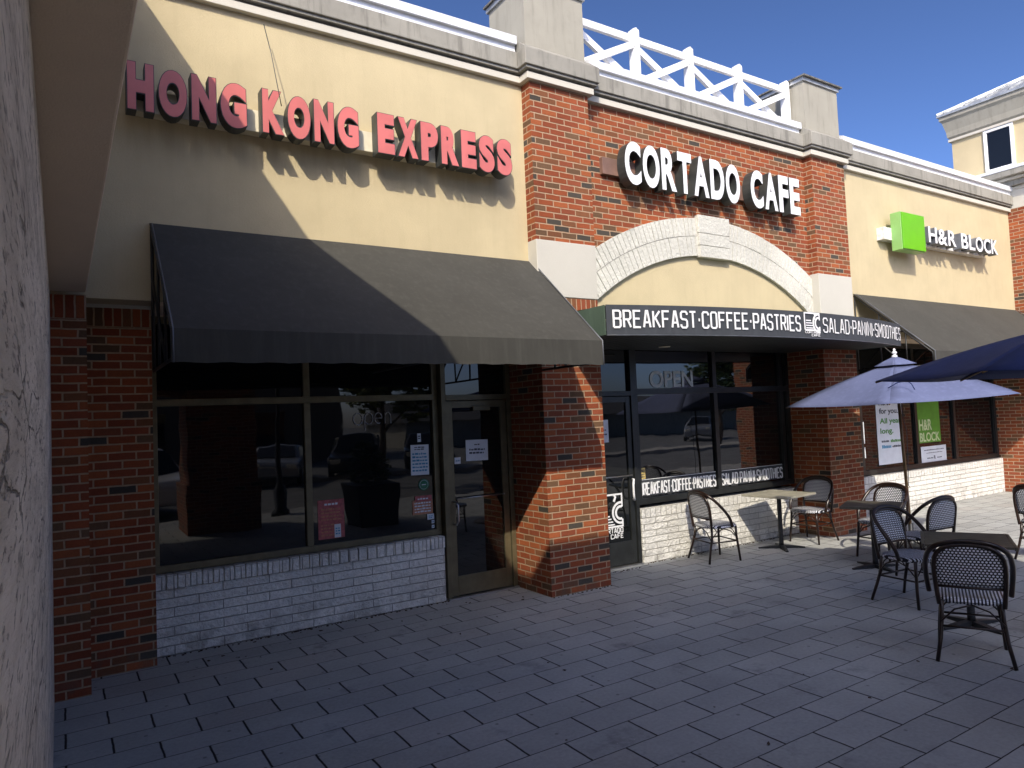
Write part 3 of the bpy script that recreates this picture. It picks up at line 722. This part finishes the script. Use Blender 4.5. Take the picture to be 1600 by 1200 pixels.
paper('window_poster', .90, 1.165, yg1, .795, 1.175, m_red, 'dusty red menu poster low in the window beside the mullion', 'poster', [(1, .25, .75, .84, .94, m_paper), (4, .12, .88, .45, .8, m_orange), (4, .1, .6, .06, .4, m_orange)])
paper('small_flyer', 1.06, 1.125, yg1 - .004, .80, .93, m_paper, 'small pale blue flyer stuck over the corner of the red poster', 'flyer', [(3, .15, .85, .2, .8, m_inkblue)])
paper('window_poster', 1.905, 2.14, yg1, .925, 1.075, m_orange, 'small orange notice near the right edge of the left window', 'poster', [(4, .1, .9, .1, .9, m_paper)])
paper('pink_sticker', 1.935, 2.13, yg1 - .004, 1.06, 1.12, m_red, 'narrow pink sticker along the top of the orange notice', 'sticker', [(1, .15, .85, .2, .8, m_paper)])
paper('card_sticker', 2.07, 2.15, yg1 - .004, .86, .92, m_paper, 'light blue card sticker at the corner under the orange notice', 'sticker', [(2, .2, .8, .2, .8, m_inkblue)])
for k, z in enumerate((.815, .765)): paper('card_sticker', 2.12, 2.155, yg1, z, z + .035, m_paper, ['lower tiny blue card sticker in the corner of the left window', 'upper tiny blue card sticker in the corner of the left window'][1 - k], 'sticker', [(1, .2, .8, .3, .7, m_inkblue)])
paper('door_notice', 2.53, 2.81, .517, 1.45, 1.68, m_paper, 'white paper notice taped at eye height on the left shop door', 'notice', [(1, .38, .62, .72, .82, m_ink), (2, .15, .85, .3, .62, m_ink)], 1)
paper('door_sticker', 2.385, 2.46, .517, 1.43, 1.50, m_paper, 'small white sticker on the left shop door by the notice', 'sticker', [(1, .2, .8, .3, .7, m_inkblue)])
# unlit neon OPEN script
ne = empty('neon_open_sign', (1.5, .58, 1.95), 0, 'thin unlit neon tube sign reading open in the left shop window', 'sign')
def npl(x, z): return (1.285 + x * .40, .584, 1.90 + z * .145)
def circ(cx_, cz_, rx, rz, a0, a1, n=14): return [npl(cx_ + rx * math.cos(R(a0 + (a1 - a0) * i / n)), cz_ + rz * math.sin(R(a0 + (a1 - a0) * i / n))) for i in range(n + 1)]
for pts in (circ(.13, .4, .12, .42, 0, 350), [npl(.31, -.45)] + [npl(.31, .4)] + circ(.42, .42, .11, .4, 170, -170), circ(.68, .42, .10, .38, 0, 0, 1)[:1] + [npl(.58, .42)] + circ(.68, .42, .10, .38, 0, 300), [npl(.86, .02), npl(.86, .8)] + circ(.94, .45, .08, .36, 160, 0, 8) + [npl(1.02, .02)]):
    b = MB(); b.tube(pts, .0038, 6); b.build('tube', m_neon, ne)
m_ghost = plain('pale_vinyl', (.5, .54, .55), .5)
# cafe window graphics
s2 = empty('window_lettering', (5.7, yg2, .85), 0, 'white lettering strip BREAKFAST COFFEE PASTRIES along the first cafe window pane', 'sign', 'cafe window strips')
pl2 = lambda x, z, l: Vector((x, yg2 - .004 - l, z))
b = MB(); b.box(5.0, 6.43, yg2 - .002, yg2, .83, 1.045); b.build('strip', m_band_awn, s2)
b = MB(); stroke_text(b, 'BREAKFAST.COFFEE.PASTRIES', 5.01, 6.42, .84, 1.0, pl2, .26, .5); b.box(5.0, 6.43, yg2 - .003, yg2 - .0021, 1.036, 1.042); b.build('lettering', m_letterw, s2)
s2 = empty('window_lettering', (7.2, yg2, .85), 0, 'white lettering strip SALAD PANINI SMOOTHIES behind the small worn table', 'sign', 'cafe window strips')
b = MB(); b.box(6.53, 7.88, yg2 - .002, yg2, .83, 1.045); b.build('strip', m_band_awn, s2)
b = MB(); stroke_text(b, 'SALAD.PANINI.SMOOTHIES', 6.54, 7.87, .84, 1.0, pl2, .26, .5); b.box(6.53, 7.88, yg2 - .003, yg2 - .0021, 1.036, 1.042); b.build('lettering', m_letterw, s2)
s2 = text_mesh('open_lettering', 'OPEN', .80, .22, .001, [m_ghost], (5.28, yg2 - .004, 2.22), bold=.02); tag(s2, 'pale OPEN lettering on the upper cafe window pane', 'sign')
paper('warning_sticker', 4.995, 5.115, yg2 - .005, 1.05, 1.19, m_yellow, 'small yellow warning sticker above the cafe lettering strip', 'sticker', [('NO', .45, .9, .62, .85, m_ink), (2, .1, .9, .1, .5, m_ink)])
s2 = empty('door_logo', (4.5, .46, .6), 0, 'white cup logo with CORTADO CAFE on the cafe door', 'sign')
b = MB(); cafe_logo(b, 4.33, 4.68, .36, .90, lambda x, z, l: Vector((x, .458 - l, z))); b.build('print', m_letterw, s2)
paper('door_notice', 4.33, 4.52, .458, 1.55, 1.83, m_paper, 'pale notice on the cafe door half hidden by the brick pier', 'notice', [(1, .4, .85, .5, .6, m_ink), (1, .3, .85, .3, .42, m_ink)])
# tax office posters
m_limep = plain('green_poster', (.10, .30, .03), .5, 0, .1, 5); m_pale = plain('pale_green_print', (.62, .72, .40), .5)
paper('tall_poster', 10.50, 11.30, yg3, .83, 2.05, m_paper, 'tall white poster reading Here for you All year long', 'poster',
      [('Here', .12, .5, .83, .92, m_ink), ('for you.', .12, .85, .69, .79, m_ink), ('All year', .12, .95, .55, .65, m_inkgreen), ('long.', .12, .62, .41, .51, m_inkgreen), (1, .15, .45, .30, .35, m_ink), (1, .5, .9, .29, .36, m_inkgreen), (1, .15, .5, .21, .29, m_inkblue), (1, .55, .95, .22, .27, m_ink)])
paper('green_poster', 11.80, 12.58, yg3, 1.13, 2.05, m_limep, 'green poster with pale H&R BLOCK letters in the right window', 'poster', [('H&R', .06, .62, .24, .46, m_pale), ('BLOCK', .06, .95, .02, .2, m_pale)])
paper('window_notice', 11.86, 12.74, yg3, .77, 1.06, m_paper, 'wide pale notice below the green poster', 'notice', [(1, .12, .9, .72, .82, m_ink), (1, .2, .85, .55, .62, m_ink), (1, .22, .45, .2, .32, m_ink), ('R', .48, .56, .18, .4, m_ink), (1, .62, .8, .2, .32, m_ink)])
paper('taped_sheet', 9.86, 10.12, yg3, 1.22, 1.58, m_paper, 'upper blank white sheet taped beside the brick pier', 'notice', [(2, .2, .8, .3, .6, m_paper)])
paper('taped_sheet', 9.88, 10.12, yg3, .98, 1.16, m_paper, 'lower blank white sheet taped beside the brick pier', 'notice', [(1, .2, .8, .3, .6, m_paper)])

# ================================================================== PORTICO AT THE CAMERA'S LEFT
por = empty('portico', (-1.4, -4, 0), 0, 'rough cement wall and beige beam of the portico at the left edge', 'building')
b = MB(); b.box(-2.2, xW, -7.8, -.127, 0, 2.985); b.build('rough_wall', m_rough, por)
b = MB(); b.box(-2.2, xA, -6.39, -.128, 2.988, 6.10); b.build('beam', m_soffit, por, bevel=.01)
b = MB(); b.box(-3.2, 2.2, -9.0, -6.4, 3.05, 7.20); b.build('shade_storey', m_dim, por)  # unseen block behind the camera, shaped to throw shade over the patio
b = MB(); b.box(.78, 1.98, -7.8, -6.75, .9, 3.048); b.box(-1.26, .78, -7.8, -7.0, 2.6, 3.048); b.build('brick_column', m_brickC, por)
b = MB(); b.box(.72, 2.04, -7.86, -6.69, 0, .9); b.build('column_plinth', m_brickC, por)

# ================================================================== CORNER BUILDING AT THE RIGHT
cor = empty('corner_building', (17, 0, 0), 0, 'tall cream corner tower with hipped metal roof and brick base at the right', 'building')
b = MB(); b.box(xH, 24, -6, .6, 0, 5.62); b.build('brick_base', m_brickC, cor)
b = MB(); b.box(xH - .03, xH, -.9, -.30, 3.1, 3.68); b.build('stone_block', m_light, cor)
b = MB(); b.box(xH + .002, 24, -6, .6, 5.622, 5.98); b.build('frieze', m_light, cor)
for d, z0, z1, m in ((.06, 5.985, 6.05, m_band), (.14, 6.055, 6.16, m_cap), (.20, 6.165, 6.22, m_band), (.32, 6.225, 6.34, m_cap)):
    b = MB(); b.box(xH - d + .05, 24, -6.2, .62 + d, z0, z1); b.build('cornice', m, cor, bevel=.008)
b = MB(); b.prism([(xH - .28, 6.342), (xH - .28, 6.37), (xH + .5, 6.62), (24, 6.62), (24, 6.342)], -6.1, 1.0, 'Y'); b.build('ledge_roof', m_coping, cor)
tx, ty1, ty0 = 15.25, 1.16, -5.0
b = MB(); b.box(tx, 22, ty0, ty1, 6.5, 7.56); b.build('tower_wall', stucco('tower_stucco', (.60, .50, .31)), cor)
b = MB(); b.box(tx - .05, 22, ty0, ty1 + .05, 7.50, 7.55); b.build('tower_band', m_band, cor)
b = MB(); b.prism([(tx - .02, 7.552), (tx - .06, 7.60), (tx - .07, 7.72), (tx - .12, 7.93), (tx - .16, 7.98), (tx - .16, 8.06), (22, 8.06), (22, 7.552)], ty0, ty1, 'Y')
b.map(lambda v: Vector((v.x, v.y + (max(0, (tx - v.x)) if v.y > 0 else 0), v.z)))
b.build('eaves', m_box, cor)
b = MB(); e = tx - .19; b._add([(e, ty1 + .19, 8.062), (22, ty1 + .19, 8.062), (22, ty0, 8.062), (e, ty0, 8.062), (e, ty1 + .19, 8.11), (22, ty1 + .19, 8.11), (22, ty0, 8.11), (e, ty0, 8.11), (18.4, -1.8, 9.75), (19.2, -1.8, 9.75)],
    [(0, 1, 2, 3), (4, 7, 8), (7, 6, 9, 8), (6, 5, 9), (5, 4, 8, 9), (0, 4, 5, 1), (1, 5, 6, 2), (2, 6, 7, 3), (3, 7, 4, 0)]); rf = b.build('roof', m_metalroof, cor)
b = MB()
for i in range(14):
    y = 1.2 - i * .42; t = (1.35 - y) / 3.15
    if y > -1.8: zt = 8.11 + 1.64 * min(1, t); xt = e + (18.4 - e) * min(1, t)
    else: zt, xt = 9.75, 18.4
    b.bar((e, y, 8.125), (xt, y if y < -1.8 else y, zt + .015), .025, .03)
b.bar((e, ty1 + .19, 8.13), (18.4, -1.8, 9.77), .05, .04)
b.build('standing_seam', m_metalroof, rf)
wv = MB(); 
for (a, c, p, q) in ((.47, .53, 6.60, 7.49), (-.02, .04, 6.60, 7.49), (.04, .47, 7.44, 7.49), (.04, .47, 6.60, 6.65)): wv.box(tx - .035, tx + .02, a, c, p, q)
wv = wv.build('window', m_white, cor)
b = MB(); b.box(tx - .012, tx - .004, .045, .465, 6.655, 7.435); b.build('pane', m_glass, wv)

# ================================================================== FURNITURE
def make_chair():
    root = empty('bistro_chair', (0, 0, 0))
    # faces +x; rattan tube arm hoop, woven back and seat
    def hoopx(z): return -.20 - .06 * max(0, (z - .45)) / .4
    hoop = []
    side = [(.07, .262, .43), (.05, .272, .52), (-.01, .276, .61), (-.09, .272, .70), (-.17, .248, .785), (-.225, .195, .838), (-.25, .11, .868), (-.256, 0, .878)]
    pts = side + [(x, -y, z) for x, y, z in side[-2::-1]]
    # smooth
    def smooth(p):
        out = [Vector(p[0])]
        for a, c in zip(p, p[1:]):
            a = Vector(a); c = Vector(c); out += [a * .75 + c * .25, a * .25 + c * .75]
        out.append(Vector(p[-1])); return out
    b = MB(); b.tube(smooth(pts), .0185, 8); b.build('arm_hoop', m_brown, root, True)
    b = MB(); inner = [(-.185, .20, .40), (-.20, .215, .55), (-.215, .222, .68), (-.235, .208, .77), (-.248, .15, .828), (-.252, .07, .846), (-.253, 0, .85)]
    b.tube(smooth(inner + [(x, -y, z) for x, y, z in inner[-2::-1]]), .0165, 8); b.tube([(-.197, -.2, .535), (-.205, 0, .535), (-.197, .2, .535)], .011, 8); b.build('back_frame', m_brown, root, True)
    # woven back: shield between z .54 and .84, slightly curved
    b = MB(); nx, nz = 10, 10; grid = []
    for j in range(nz + 1):
        z = .545 + (.835 - .545) * j / nz; hw = .21 if z < .70 else .21 * (max(.0, 1 - ((z - .70) / .143) ** 2.6)) ** .5 * .98 + .004; row = []
        for i in range(nx + 1):
            y = -hw + 2 * hw * i / nx; x = -.2 - .05 * (z - .54) / .3 - .012 * (1 - (y / .2) ** 2); row.append(Vector((x, y, z)))
        grid.append(row)
    vv = [[b.bm.verts.new(p) for p in r] for r in grid]
    for j in range(nz):
        for i in range(nx):
            f = b.bm.faces.new((vv[j][i], vv[j][i + 1], vv[j + 1][i + 1], vv[j + 1][i])); f.smooth = True
    # rotate mesh axes so the pattern runs across: store with local x across
    o = b.build('woven_back', m_weave_rot, root, True, solid=.012)
    # seat
    b = MB(); n = 28; top = []; prof = []
    for i in range(n):
        a = 2 * math.pi * i / n; c, s = math.cos(a), math.sin(a)
        r = 1 / (abs(c) ** 3.2 + abs(s) ** 3.2) ** (1 / 3.2); prof.append((.005 + .215 * r * c, .222 * r * s))
    rings = []
    for (k, z) in ((1.0, .415), (1.03, .428), (1.03, .442), (.98, .455), (.6, .449), (.0001, .445)):
        rings.append([b.bm.verts.new((x * k, y * k, z)) for x, y in prof])
    for A_, B_ in zip(rings, rings[1:]):
        for i in range(n):
            f = b.bm.faces.new((A_[i], A_[(i + 1) % n], B_[(i + 1) % n], B_[i])); f.smooth = True
    b.bm.faces.new(rings[0][::-1])
    b.build('seat', m_weaves_rot, root, True)
    for sx, sy in ((1, 1), (1, -1), (-1, 1), (-1, -1)):
        x0 = .175 if sx > 0 else -.175; x1 = .20 if sx > 0 else -.265; y1 = .215 if sx > 0 else .235
        b = MB(); b.tube([(x0, sy * .185, .43), (x0 * 1.02, sy * .19, .30), ((x0 + x1) / 2, sy * .205, .16), (x1, sy * y1, 0)], [.0155, .0155, .0145, .0135], 8); b.build('leg', m_brown, root, True)
    b = MB()
    zz = .245
    L = {k: Vector((.184 if k[0] > 0 else -.20, k[1] * .197, zz)) for k in ((1, 1), (1, -1), (-1, 1), (-1, -1))}
    for p, q in (((1, 1), (1, -1)), ((-1, 1), (-1, -1)), ((1, 1), (-1, 1)), ((1, -1), (-1, -1))):
        b.tube([L[p], L[q]], .0085, 8)
        mid = (L[p] + L[q]) / 2; 
        for e_ in (L[p], L[q]):
            b.tube([e_ + Vector((0, 0, .03)), (e_ * .55 + mid * .45) + Vector((0, 0, .125)), mid + Vector((0, 0, .165))], .0065, 6)
    b.build('stretcher', m_brown, root, True)
    return root
def rotw(src, name):
    m = src.copy(); m.name = name; t = m.node_tree
    tc = [n for n in t.nodes if n.type == 'TEX_COORD'][0]; links = [l for l in t.links if l.from_node == tc]
    mp = t.nodes.new('ShaderNodeMapping'); mp.inputs['Rotation'].default_value = (0, 0, R(90)); t.links.new(tc.outputs['Object'], mp.inputs[0])
    for l in links:
        ts = l.to_socket; t.links.remove(l); t.links.new(mp.outputs[0], ts)
    return m
m_weave_rot = rotw(m_weave, 'woven_back_fabric'); m_weaves_rot = rotw(m_weaves, 'woven_seat_fabric')
chairs = [
 (4.50, -3.61, 27, 'woven armchair nearest the camera seen from behind its dark hoop back'),
 (5.58, -2.60, -97, 'woven chair left of the slatted table, turned towards the near armchair'),
 (6.66, -2.17, 82, 'woven armchair seen from behind between the small dark table and the slatted table'),
 (7.30, -1.33, 176, 'sunlit woven chair just beyond the small dark table, its back against the white wall'),
 (5.80, -.02, -14, 'tan and black chair standing alone against the sunlit white cafe wall'),
 (7.64, -.12, 184, 'dark woven chair between the worn table and the brick pier'),
 (8.42, -2.66, -6, 'chair cut off by the right edge of the photo')]
c0 = make_chair()
for i, (x, y, a, lab) in enumerate(chairs):
    c = c0 if i == 0 else copy_tree(c0)
    c.location = (x, y, 0.002); c.rotation_euler = (0, 0, R(a)); tag(c, lab, 'chair', 'bistro chairs on the patio')

def make_table(loc, rz, side, mtop, label, slats=False, z=.73, br=.30):
    t = empty('patio_table', (loc[0], loc[1], .002), R(rz), label, 'table', 'square patio tables')
    b = MB()
    if slats:
        n = 11; w = side / n
        for i in range(n): b.box(-side / 2 + i * w + .002, -side / 2 + (i + 1) * w - .002, -side / 2 + .026, side / 2 - .026, z - .02, z)
        b.box(-side / 2, side / 2, -side / 2, -side / 2 + .025, z - .028, z + .001); b.box(-side / 2, side / 2, side / 2 - .025, side / 2, z - .028, z + .001)
    else: b.box(-side / 2, side / 2, -side / 2, side / 2, z - .028, z)
    b.build('tabletop', mtop, t, True, bevel=.003)
    b = MB(); b.lathe([(.032, .03), (.030, .1), (.030, z - .06), (.034, z - .05)], n=14); b.build('column', m_base, t, True)
    b = MB(); b.box(-.17, .17, -.02, .02, z - .049, z - .03); b.box(-.02, .02, -.17, -.021, z - .049, z - .03); b.box(-.02, .02, .021, .17, z - .049, z - .03); b.build('top_bracket', m_base, t, True)
    b = MB()
    for k in range(4):
        a = R(45 + 90 * k); d = Vector((math.cos(a), math.sin(a), 0)); s = Vector((-d.y, d.x, 0))
        vs = []
        for (r_, w_, z_) in ((.0, .03, .045), (br * .5, .028, .032), (br, .016, .012)):
            vs += [d * r_ + s * w_ + Vector((0, 0, z_)), d * r_ - s * w_ + Vector((0, 0, z_)), d * r_ - s * w_ + Vector((0, 0, .0)), d * r_ + s * w_ + Vector((0, 0, .0))]
        b._add(vs, [(0, 1, 5, 4), (1, 2, 6, 5), (2, 3, 7, 6), (3, 0, 4, 7), (4, 5, 9, 8), (5, 6, 10, 9), (6, 7, 11, 10), (7, 4, 8, 11), (8, 9, 10, 11)])
    b.build('base', m_base, t, True)
    return t
make_table((6.95, -.13), 5, .69, m_tableA, 'square worn tan table against the white cafe wall')
make_table((6.70, -1.58), 24, .60, m_table, 'small dark table in front of the second brick pier', z=.725)
make_table((5.22, -3.27), 28, .66, m_table, 'dark slatted table beyond the nearest armchair', slats=True, z=.72)

def umbrella(x, y, Rr, zr, za, rot, mat, label, tilt=(0, 0), valance=0, base=True):
    u = empty('patio_umbrella', (x, y, .002), 0, label, 'umbrella', 'patio umbrellas')
    T = Matrix.Rotation(R(tilt[0]), 4, 'X') @ Matrix.Rotation(R(tilt[1]), 4, 'Y')
    n = 6; tip = [Vector((Rr * math.cos(R(rot) + i * math.pi / 3), Rr * math.sin(R(rot) + i * math.pi / 3), zr)) for i in range(n)]
    apex = Vector((0, 0, za))
    b = MB(); K = 8; S = 8
    def pt(i, s, k):   # s along 0..1 from apex, k across 0..1
        a = apex.lerp(tip[i], s); c = apex.lerp(tip[(i + 1) % n], s); p = a.lerp(c, k)
        inn = math.sin(math.pi * k) * s * .07 * Rr; d = Vector((p.x, p.y, 0)); 
        if d.length > 1e-4: p = p - d.normalized() * inn * s
        p.z -= math.sin(math.pi * k) * .02 * s; p.z += .03 * math.sin(math.pi * s)
        return p
    for i in range(n):
        g = [[b.bm.verts.new(T @ pt(i, .13 + .87 * s / S, k / K)) for k in range(K + 1)] for s in range(S + 1)]
        for s in range(S):
            for k in range(K):
                f = b.bm.faces.new((g[s][k], g[s + 1][k], g[s + 1][k + 1], g[s][k + 1])); f.smooth = True
    cn = b.build('canopy', mat, u, True, solid=.003)
    b = MB()
    for i in range(n):
        g = [[b.bm.verts.new(T @ (pt(i, (.001, .09, .19)[s], k / K) + Vector((0, 0, (.075, .06, .035)[s])))) for k in range(K + 1)] for s in range(3)]
        for s in range(2):
            for k in range(K): b.bm.faces.new((g[s][k], g[s + 1][k], g[s + 1][k + 1], g[s][k + 1])).smooth = True
    b.build('vent', mat, cn, True, solid=.003)
    for i in range(n):
        b = MB(); b.tube([T @ (apex * .98), T @ (tip[i] + Vector((0, 0, -.012)))], .008, 6); m_ = apex.lerp(tip[i], .5); b.tube([T @ Vector((0, 0, zr - .05)), T @ (m_ + Vector((0, 0, -.015)))], .006, 6); b.build('rib', m_bronzepole, u, True)
    b = MB(); b.tube([(0, 0, .05), T @ Vector((0, 0, za))], .019, 12); b.build('pole', m_bronzepole, u, True)
    b = MB(); b.lathe([(.028, 0), (.034, .01), (.034, .03), (.016, .04), (.016, .05), (.03, .06), (.032, .075), (.014, .09), (.012, .10), (.018, .112), (.0, .128)], T @ (apex + Vector((0, 0, .05))), 14); b.build('finial', m_letterw, u, True)
    b = MB(); b.lathe([(.04, .0), (.05, 0), (.045, .05), (.03, .06), (.03, .28), (.022, .29)], (0, 0, .03), 14); b.build('base_sleeve', m_base, u, True)
    b = MB(); br_ = .43 if mat == m_navy else .25; b.lathe([(br_, 0), (br_ + .004, .012), (br_, .03), (br_ - .04, .04), (.06, .055)], (0, 0, 0), 36); b.build('base', m_disc if mat == m_navy else m_base, u, True)
    return u
u1 = umbrella(8.07, -1.27, 1.45, 1.94, 2.42, -32 - 123 + 60, m_lav, 'faded navy umbrella, its sunlit pale tone painted in, with white finial over the rear tables', (0, -2.5))
b = MB(); b.tube([(-1.10, -.44, 2.06), (-1.0, -.50, 2.12), (-.93, -.57, 2.14), (-.92, -.62, 2.10), (-.93, -.66, 2.03)], .006, 6); b.build('strap', m_navy, u1, True)
u2 = umbrella(5.60, -4.0, 1.42, 2.09, 2.47, 118, m_navy, 'dark navy umbrella at the right edge, closer to the camera')
b = MB(); b.tube([(0.3, .85, 0.9), (.3, .86, 1.2)], .001, 4)
cord = MB(); cord.tube([(7.95, -1.33, 1.95), (7.93, -1.34, 1.7), (7.96, -1.36, 1.52), (8.0, -1.34, 1.45), (7.99, -1.33, 1.0), (7.97, -1.33, .82), (8.0, -1.33, .80)], .004, 6); cord.build('cord', m_ink, u1)

# fallen leaves and specks
m_dryleaf = plain('dry_leaf', (.06, .035, .02), .8)
lv = MB()
for i in range(46):
    x = random.uniform(-.6, 5.5); y = random.uniform(-4.8, -.2)
    if random.random() < .4: x = random.uniform(-.4, 3.0); y = random.uniform(-.1, .4)
    s = random.uniform(.008, .022); a = random.uniform(0, 6.28)
    m_ = Matrix.Translation((x, y, .006)) @ Matrix.Rotation(a, 4, 'Z') @ Matrix.Rotation(random.uniform(-.5, .5), 4, 'X')
    p = [(-s, 0, 0), (-s * .3, s * .45, .004), (s * .6, s * .35, .0), (s, 0, .006), (s * .4, -s * .4, .0), (-s * .4, -s * .4, .003)]
    lv._add([m_ @ Vector(q) for q in p], [(0, 1, 2, 3, 4, 5)])
for (x0, x1, yy) in ((xB, xC, .47), (xE, xE + .9, .3), (4.97, xF, .40), (xD, xE, -.17)):
    x = x0
    while x < x1:
        s = random.uniform(.004, .013); y = yy - abs(random.gauss(0, .02)); lv.box(x, x + s * 1.6, y - s, y, .0, .003 + s * .5); x += random.uniform(.01, .07)
tag(lv.build('fallen_leaves', m_dryleaf), 'scattered dry leaf bits on the grey pavers', 'leaves', kind='stuff')

# ================================================================== WHAT THE WINDOWS REFLECT (behind the camera)
def leaf_cloud(b, centers, n, size, seed):
    rnd = random.Random(seed)
    for _ in range(n):
        c, r = rnd.choice(centers); 
        while True:
            p = Vector((rnd.uniform(-1, 1), rnd.uniform(-1, 1), rnd.uniform(-1, 1)))
            if .25 < p.length < 1: break
        p = Vector(c) + p * r; s = size * rnd.uniform(.6, 1.3)
        m_ = Matrix.Translation(p) @ Matrix.Rotation(rnd.uniform(0, 6.3), 4, 'Z') @ Matrix.Rotation(rnd.uniform(-1.3, 1.3), 4, 'X')
        b._add([m_ @ Vector(q) for q in ((-s, -s * .5, 0), (s, -s * .4, 0), (s * .9, s * .5, 0), (-s * .8, s * .5, 0))], [(0, 1, 2, 3)])
def tree(x, y, h, sp, mat, label, seed):
    t = empty('street_tree', (x, y, -.15), 0, label, 'tree', 'trees across the car park')
    rnd = random.Random(seed); b = MB()
    b.tube([(x, y, -.15), (x + .05, y, h * .25), (x - .03, y + .05, h * .5), (x, y, h * .85)], [.16, .12, .08, .03], 10)
    cs = []
    for k in range(9):
        a = k * 2.4; z = h * (.35 + .06 * k); r = sp * (1 - .07 * k) * .6
        e = (x + r * math.cos(a), y + r * math.sin(a), z + h * .1); b.tube([(x, y, z - h * .1), ((x + e[0]) / 2, (y + e[1]) / 2, z), e], [.06, .04, .015], 6); cs.append((e, sp * .42))
    cs += [((x, y, h * .8), sp * .45)]
    b.build('trunk', m_bark, t)
    b = MB(); leaf_cloud(b, cs, 3800, .13, seed); b.build('crown', mat, t)
tree(7.6, -14.2, 6.0, 1.9, m_leaf2, 'yellow green street tree mirrored in the left window', 1)
tree(29.5, -19.5, 6.0, 2.2, m_leaf, 'darker street tree mirrored in the cafe window', 2)
tree(-5, -22, 7.0, 3.2, m_leaf, 'leafy tree mirrored at the left end of the window', 3)
tree(47, -22, 8.0, 3.4, m_leaf2, 'tall tree mirrored towards the right shop', 4)
def car(x, y, rz, paint, label, h=1.5, L=4.5):
    t = empty('parked_car', (x, y, -.15), R(rz), label, 'car', 'cars in the car park')
    b = MB(); prof = [(-L / 2, .35), (-L / 2 + .03, .75), (-L / 2 + .15, .95), (-L * .30, 1.02), (-L * .2, h - .05), (L * .12, h), (L * .26, 1.02), (L * .46, .88), (L / 2, .7), (L / 2, .32), (L * .38, .25), (-L * .38, .25)]
    b.prism(prof, -.88, .88, 'Y'); b.map(lambda v: Vector((v.x, v.y * (1 - .22 * max(0, v.z - 1.0) / .5), v.z))); body = b.build('body', paint, t, True, bevel=.06)
    b = MB()
    for s in (-1, 1): b._add([(-L * .27, s * .885, 1.05), (L * .22, s * .885, 1.05), (L * .10, s * .79, h - .1), (-L * .18, s * .79, h - .1)], [(0, 1, 2, 3)])
    b._add([(L * .275, -.74, 1.04), (L * .275, .74, 1.04), (L * .135, .64, h - .05), (L * .135, -.64, h - .05)], [(0, 1, 2, 3)]); b._add([(-L * .31, -.74, 1.05), (-L * .31, .74, 1.05), (-L * .215, .64, h - .1), (-L * .215, -.64, h - .1)], [(0, 1, 2, 3)])
    b.build('window', m_glass, t, True, solid=.02)
    for sx in (-.3, .31):
        for sy in (-.84, .84):
            b = MB(); b.lathe([(.0, -.1), (.30, -.1), (.335, -.07), (.335, .07), (.30, .1), (0, .1)], n=22); b.map(lambda v: Vector((v.x + sx * L, v.z + sy, v.y + .335))); w = b.build('wheel', m_tyre, t, True)
            b = MB(); b.lathe([(.0, -.11), (.19, -.11), (.19, .11), (0, .11)], n=16); b.map(lambda v: Vector((v.x + sx * L, v.z + sy, v.y + .335))); b.build('rim', m_cars, w, True)
    for sy in (-.62, .62):
        b = MB(); b.box(L / 2 - .06, L / 2 + .01, sy - .16, sy + .16, .66, .80); b.build('headlight', m_lens, t, True, bevel=.02)
    return t
car(.2, -13.0, 65, m_carw, 'white car mirrored at the left end of the left window', 1.65)
car(5.6, -19.3, 110, m_cars, 'silver car mirrored beside the lamp post', 1.45)
car(8.8, -19.8, 115, m_carb, 'black car mirrored in the middle of the left window', 1.7)
car(12.0, -20.0, 115, m_carb, 'second black car mirrored under the yellow green tree', 1.5)
car(36, -27, 140, m_cars, 'silver car mirrored behind the cafe lettering', 1.6)
car(47, -30.0, 150, m_carw, 'white car mirrored beyond the cafe door', 1.5)
lp = empty('lamp_post', (2.83, -8.4, 0), 0, 'black lamp post mirrored in the left window', 'lamp post')
b = MB(); b.lathe([(.2, 0), (.2, .08), (.14, .14), (.15, .5), (.1, .6), (.055, .72), (.045, 3.6), (.06, 3.7)], (2.83, -8.4, 0), 16); b.build('post', m_iron, lp)
b = MB(); b.lathe([(.06, 3.7), (.16, 3.85), (.2, 4.2), (.12, 4.4), (.02, 4.5)], (2.83, -8.4, 0), 14); b.build('lantern', m_iron, lp)
pt_ = empty('planter', (3.75, -5.35, 0), 0, 'dark square planter with a dense shrub mirrored in the left window', 'planter')
b = MB(); b.prism([(-.36, 0), (.36, 0), (.44, .78), (-.44, .78)], -.4, .4, 'Y'); b.map(lambda v: v + Vector((3.75, -5.35, 0))); b.build('pot', m_planter, pt_, bevel=.02)
b = MB(); leaf_cloud(b, [((3.75, -5.35, 1.0), .42), ((3.65, -5.3, 1.3), .3)], 1400, .04, 9); b.build('shrub', m_leaf, pt_)
fb = empty('far_building', (12, -34, 0), 0, 'long brick block beyond the car park, mirrored in the windows', 'building')
b = MB(); b.box(-26, 13, -44, -34, -.15, 5.6); b.build('wall', stucco('far_stucco', (.20, .15, .11)), fb)
b = MB(); b.prism([(-33.4, 5.6), (-39, 7.6), (-44.6, 5.6)], -26.5, 13.5, 'X'); b.build('roof', m_greyroof, fb)
for i in range(11):
    x = -24 + i * 3.2; b = MB(); b.box(x, x + 1.8, -33.97, -33.9, .8, 2.9); b.build('window', m_glass, fb)

fb = empty('far_building', (45, -40, 0), 0, 'low grey roofed building beyond the car park, mirrored in the cafe window', 'building')
b = MB(); b.box(20, 75, -48, -40, -.15, 1.9); b.build('wall', m_cap, fb)
b = MB(); b.prism([(-39.4, 1.9), (-44, 3.5), (-48.6, 1.9)], 19.5, 75.5, 'X'); b.build('roof', m_greyroof, fb)

print('objects', len(bpy.data.objects))
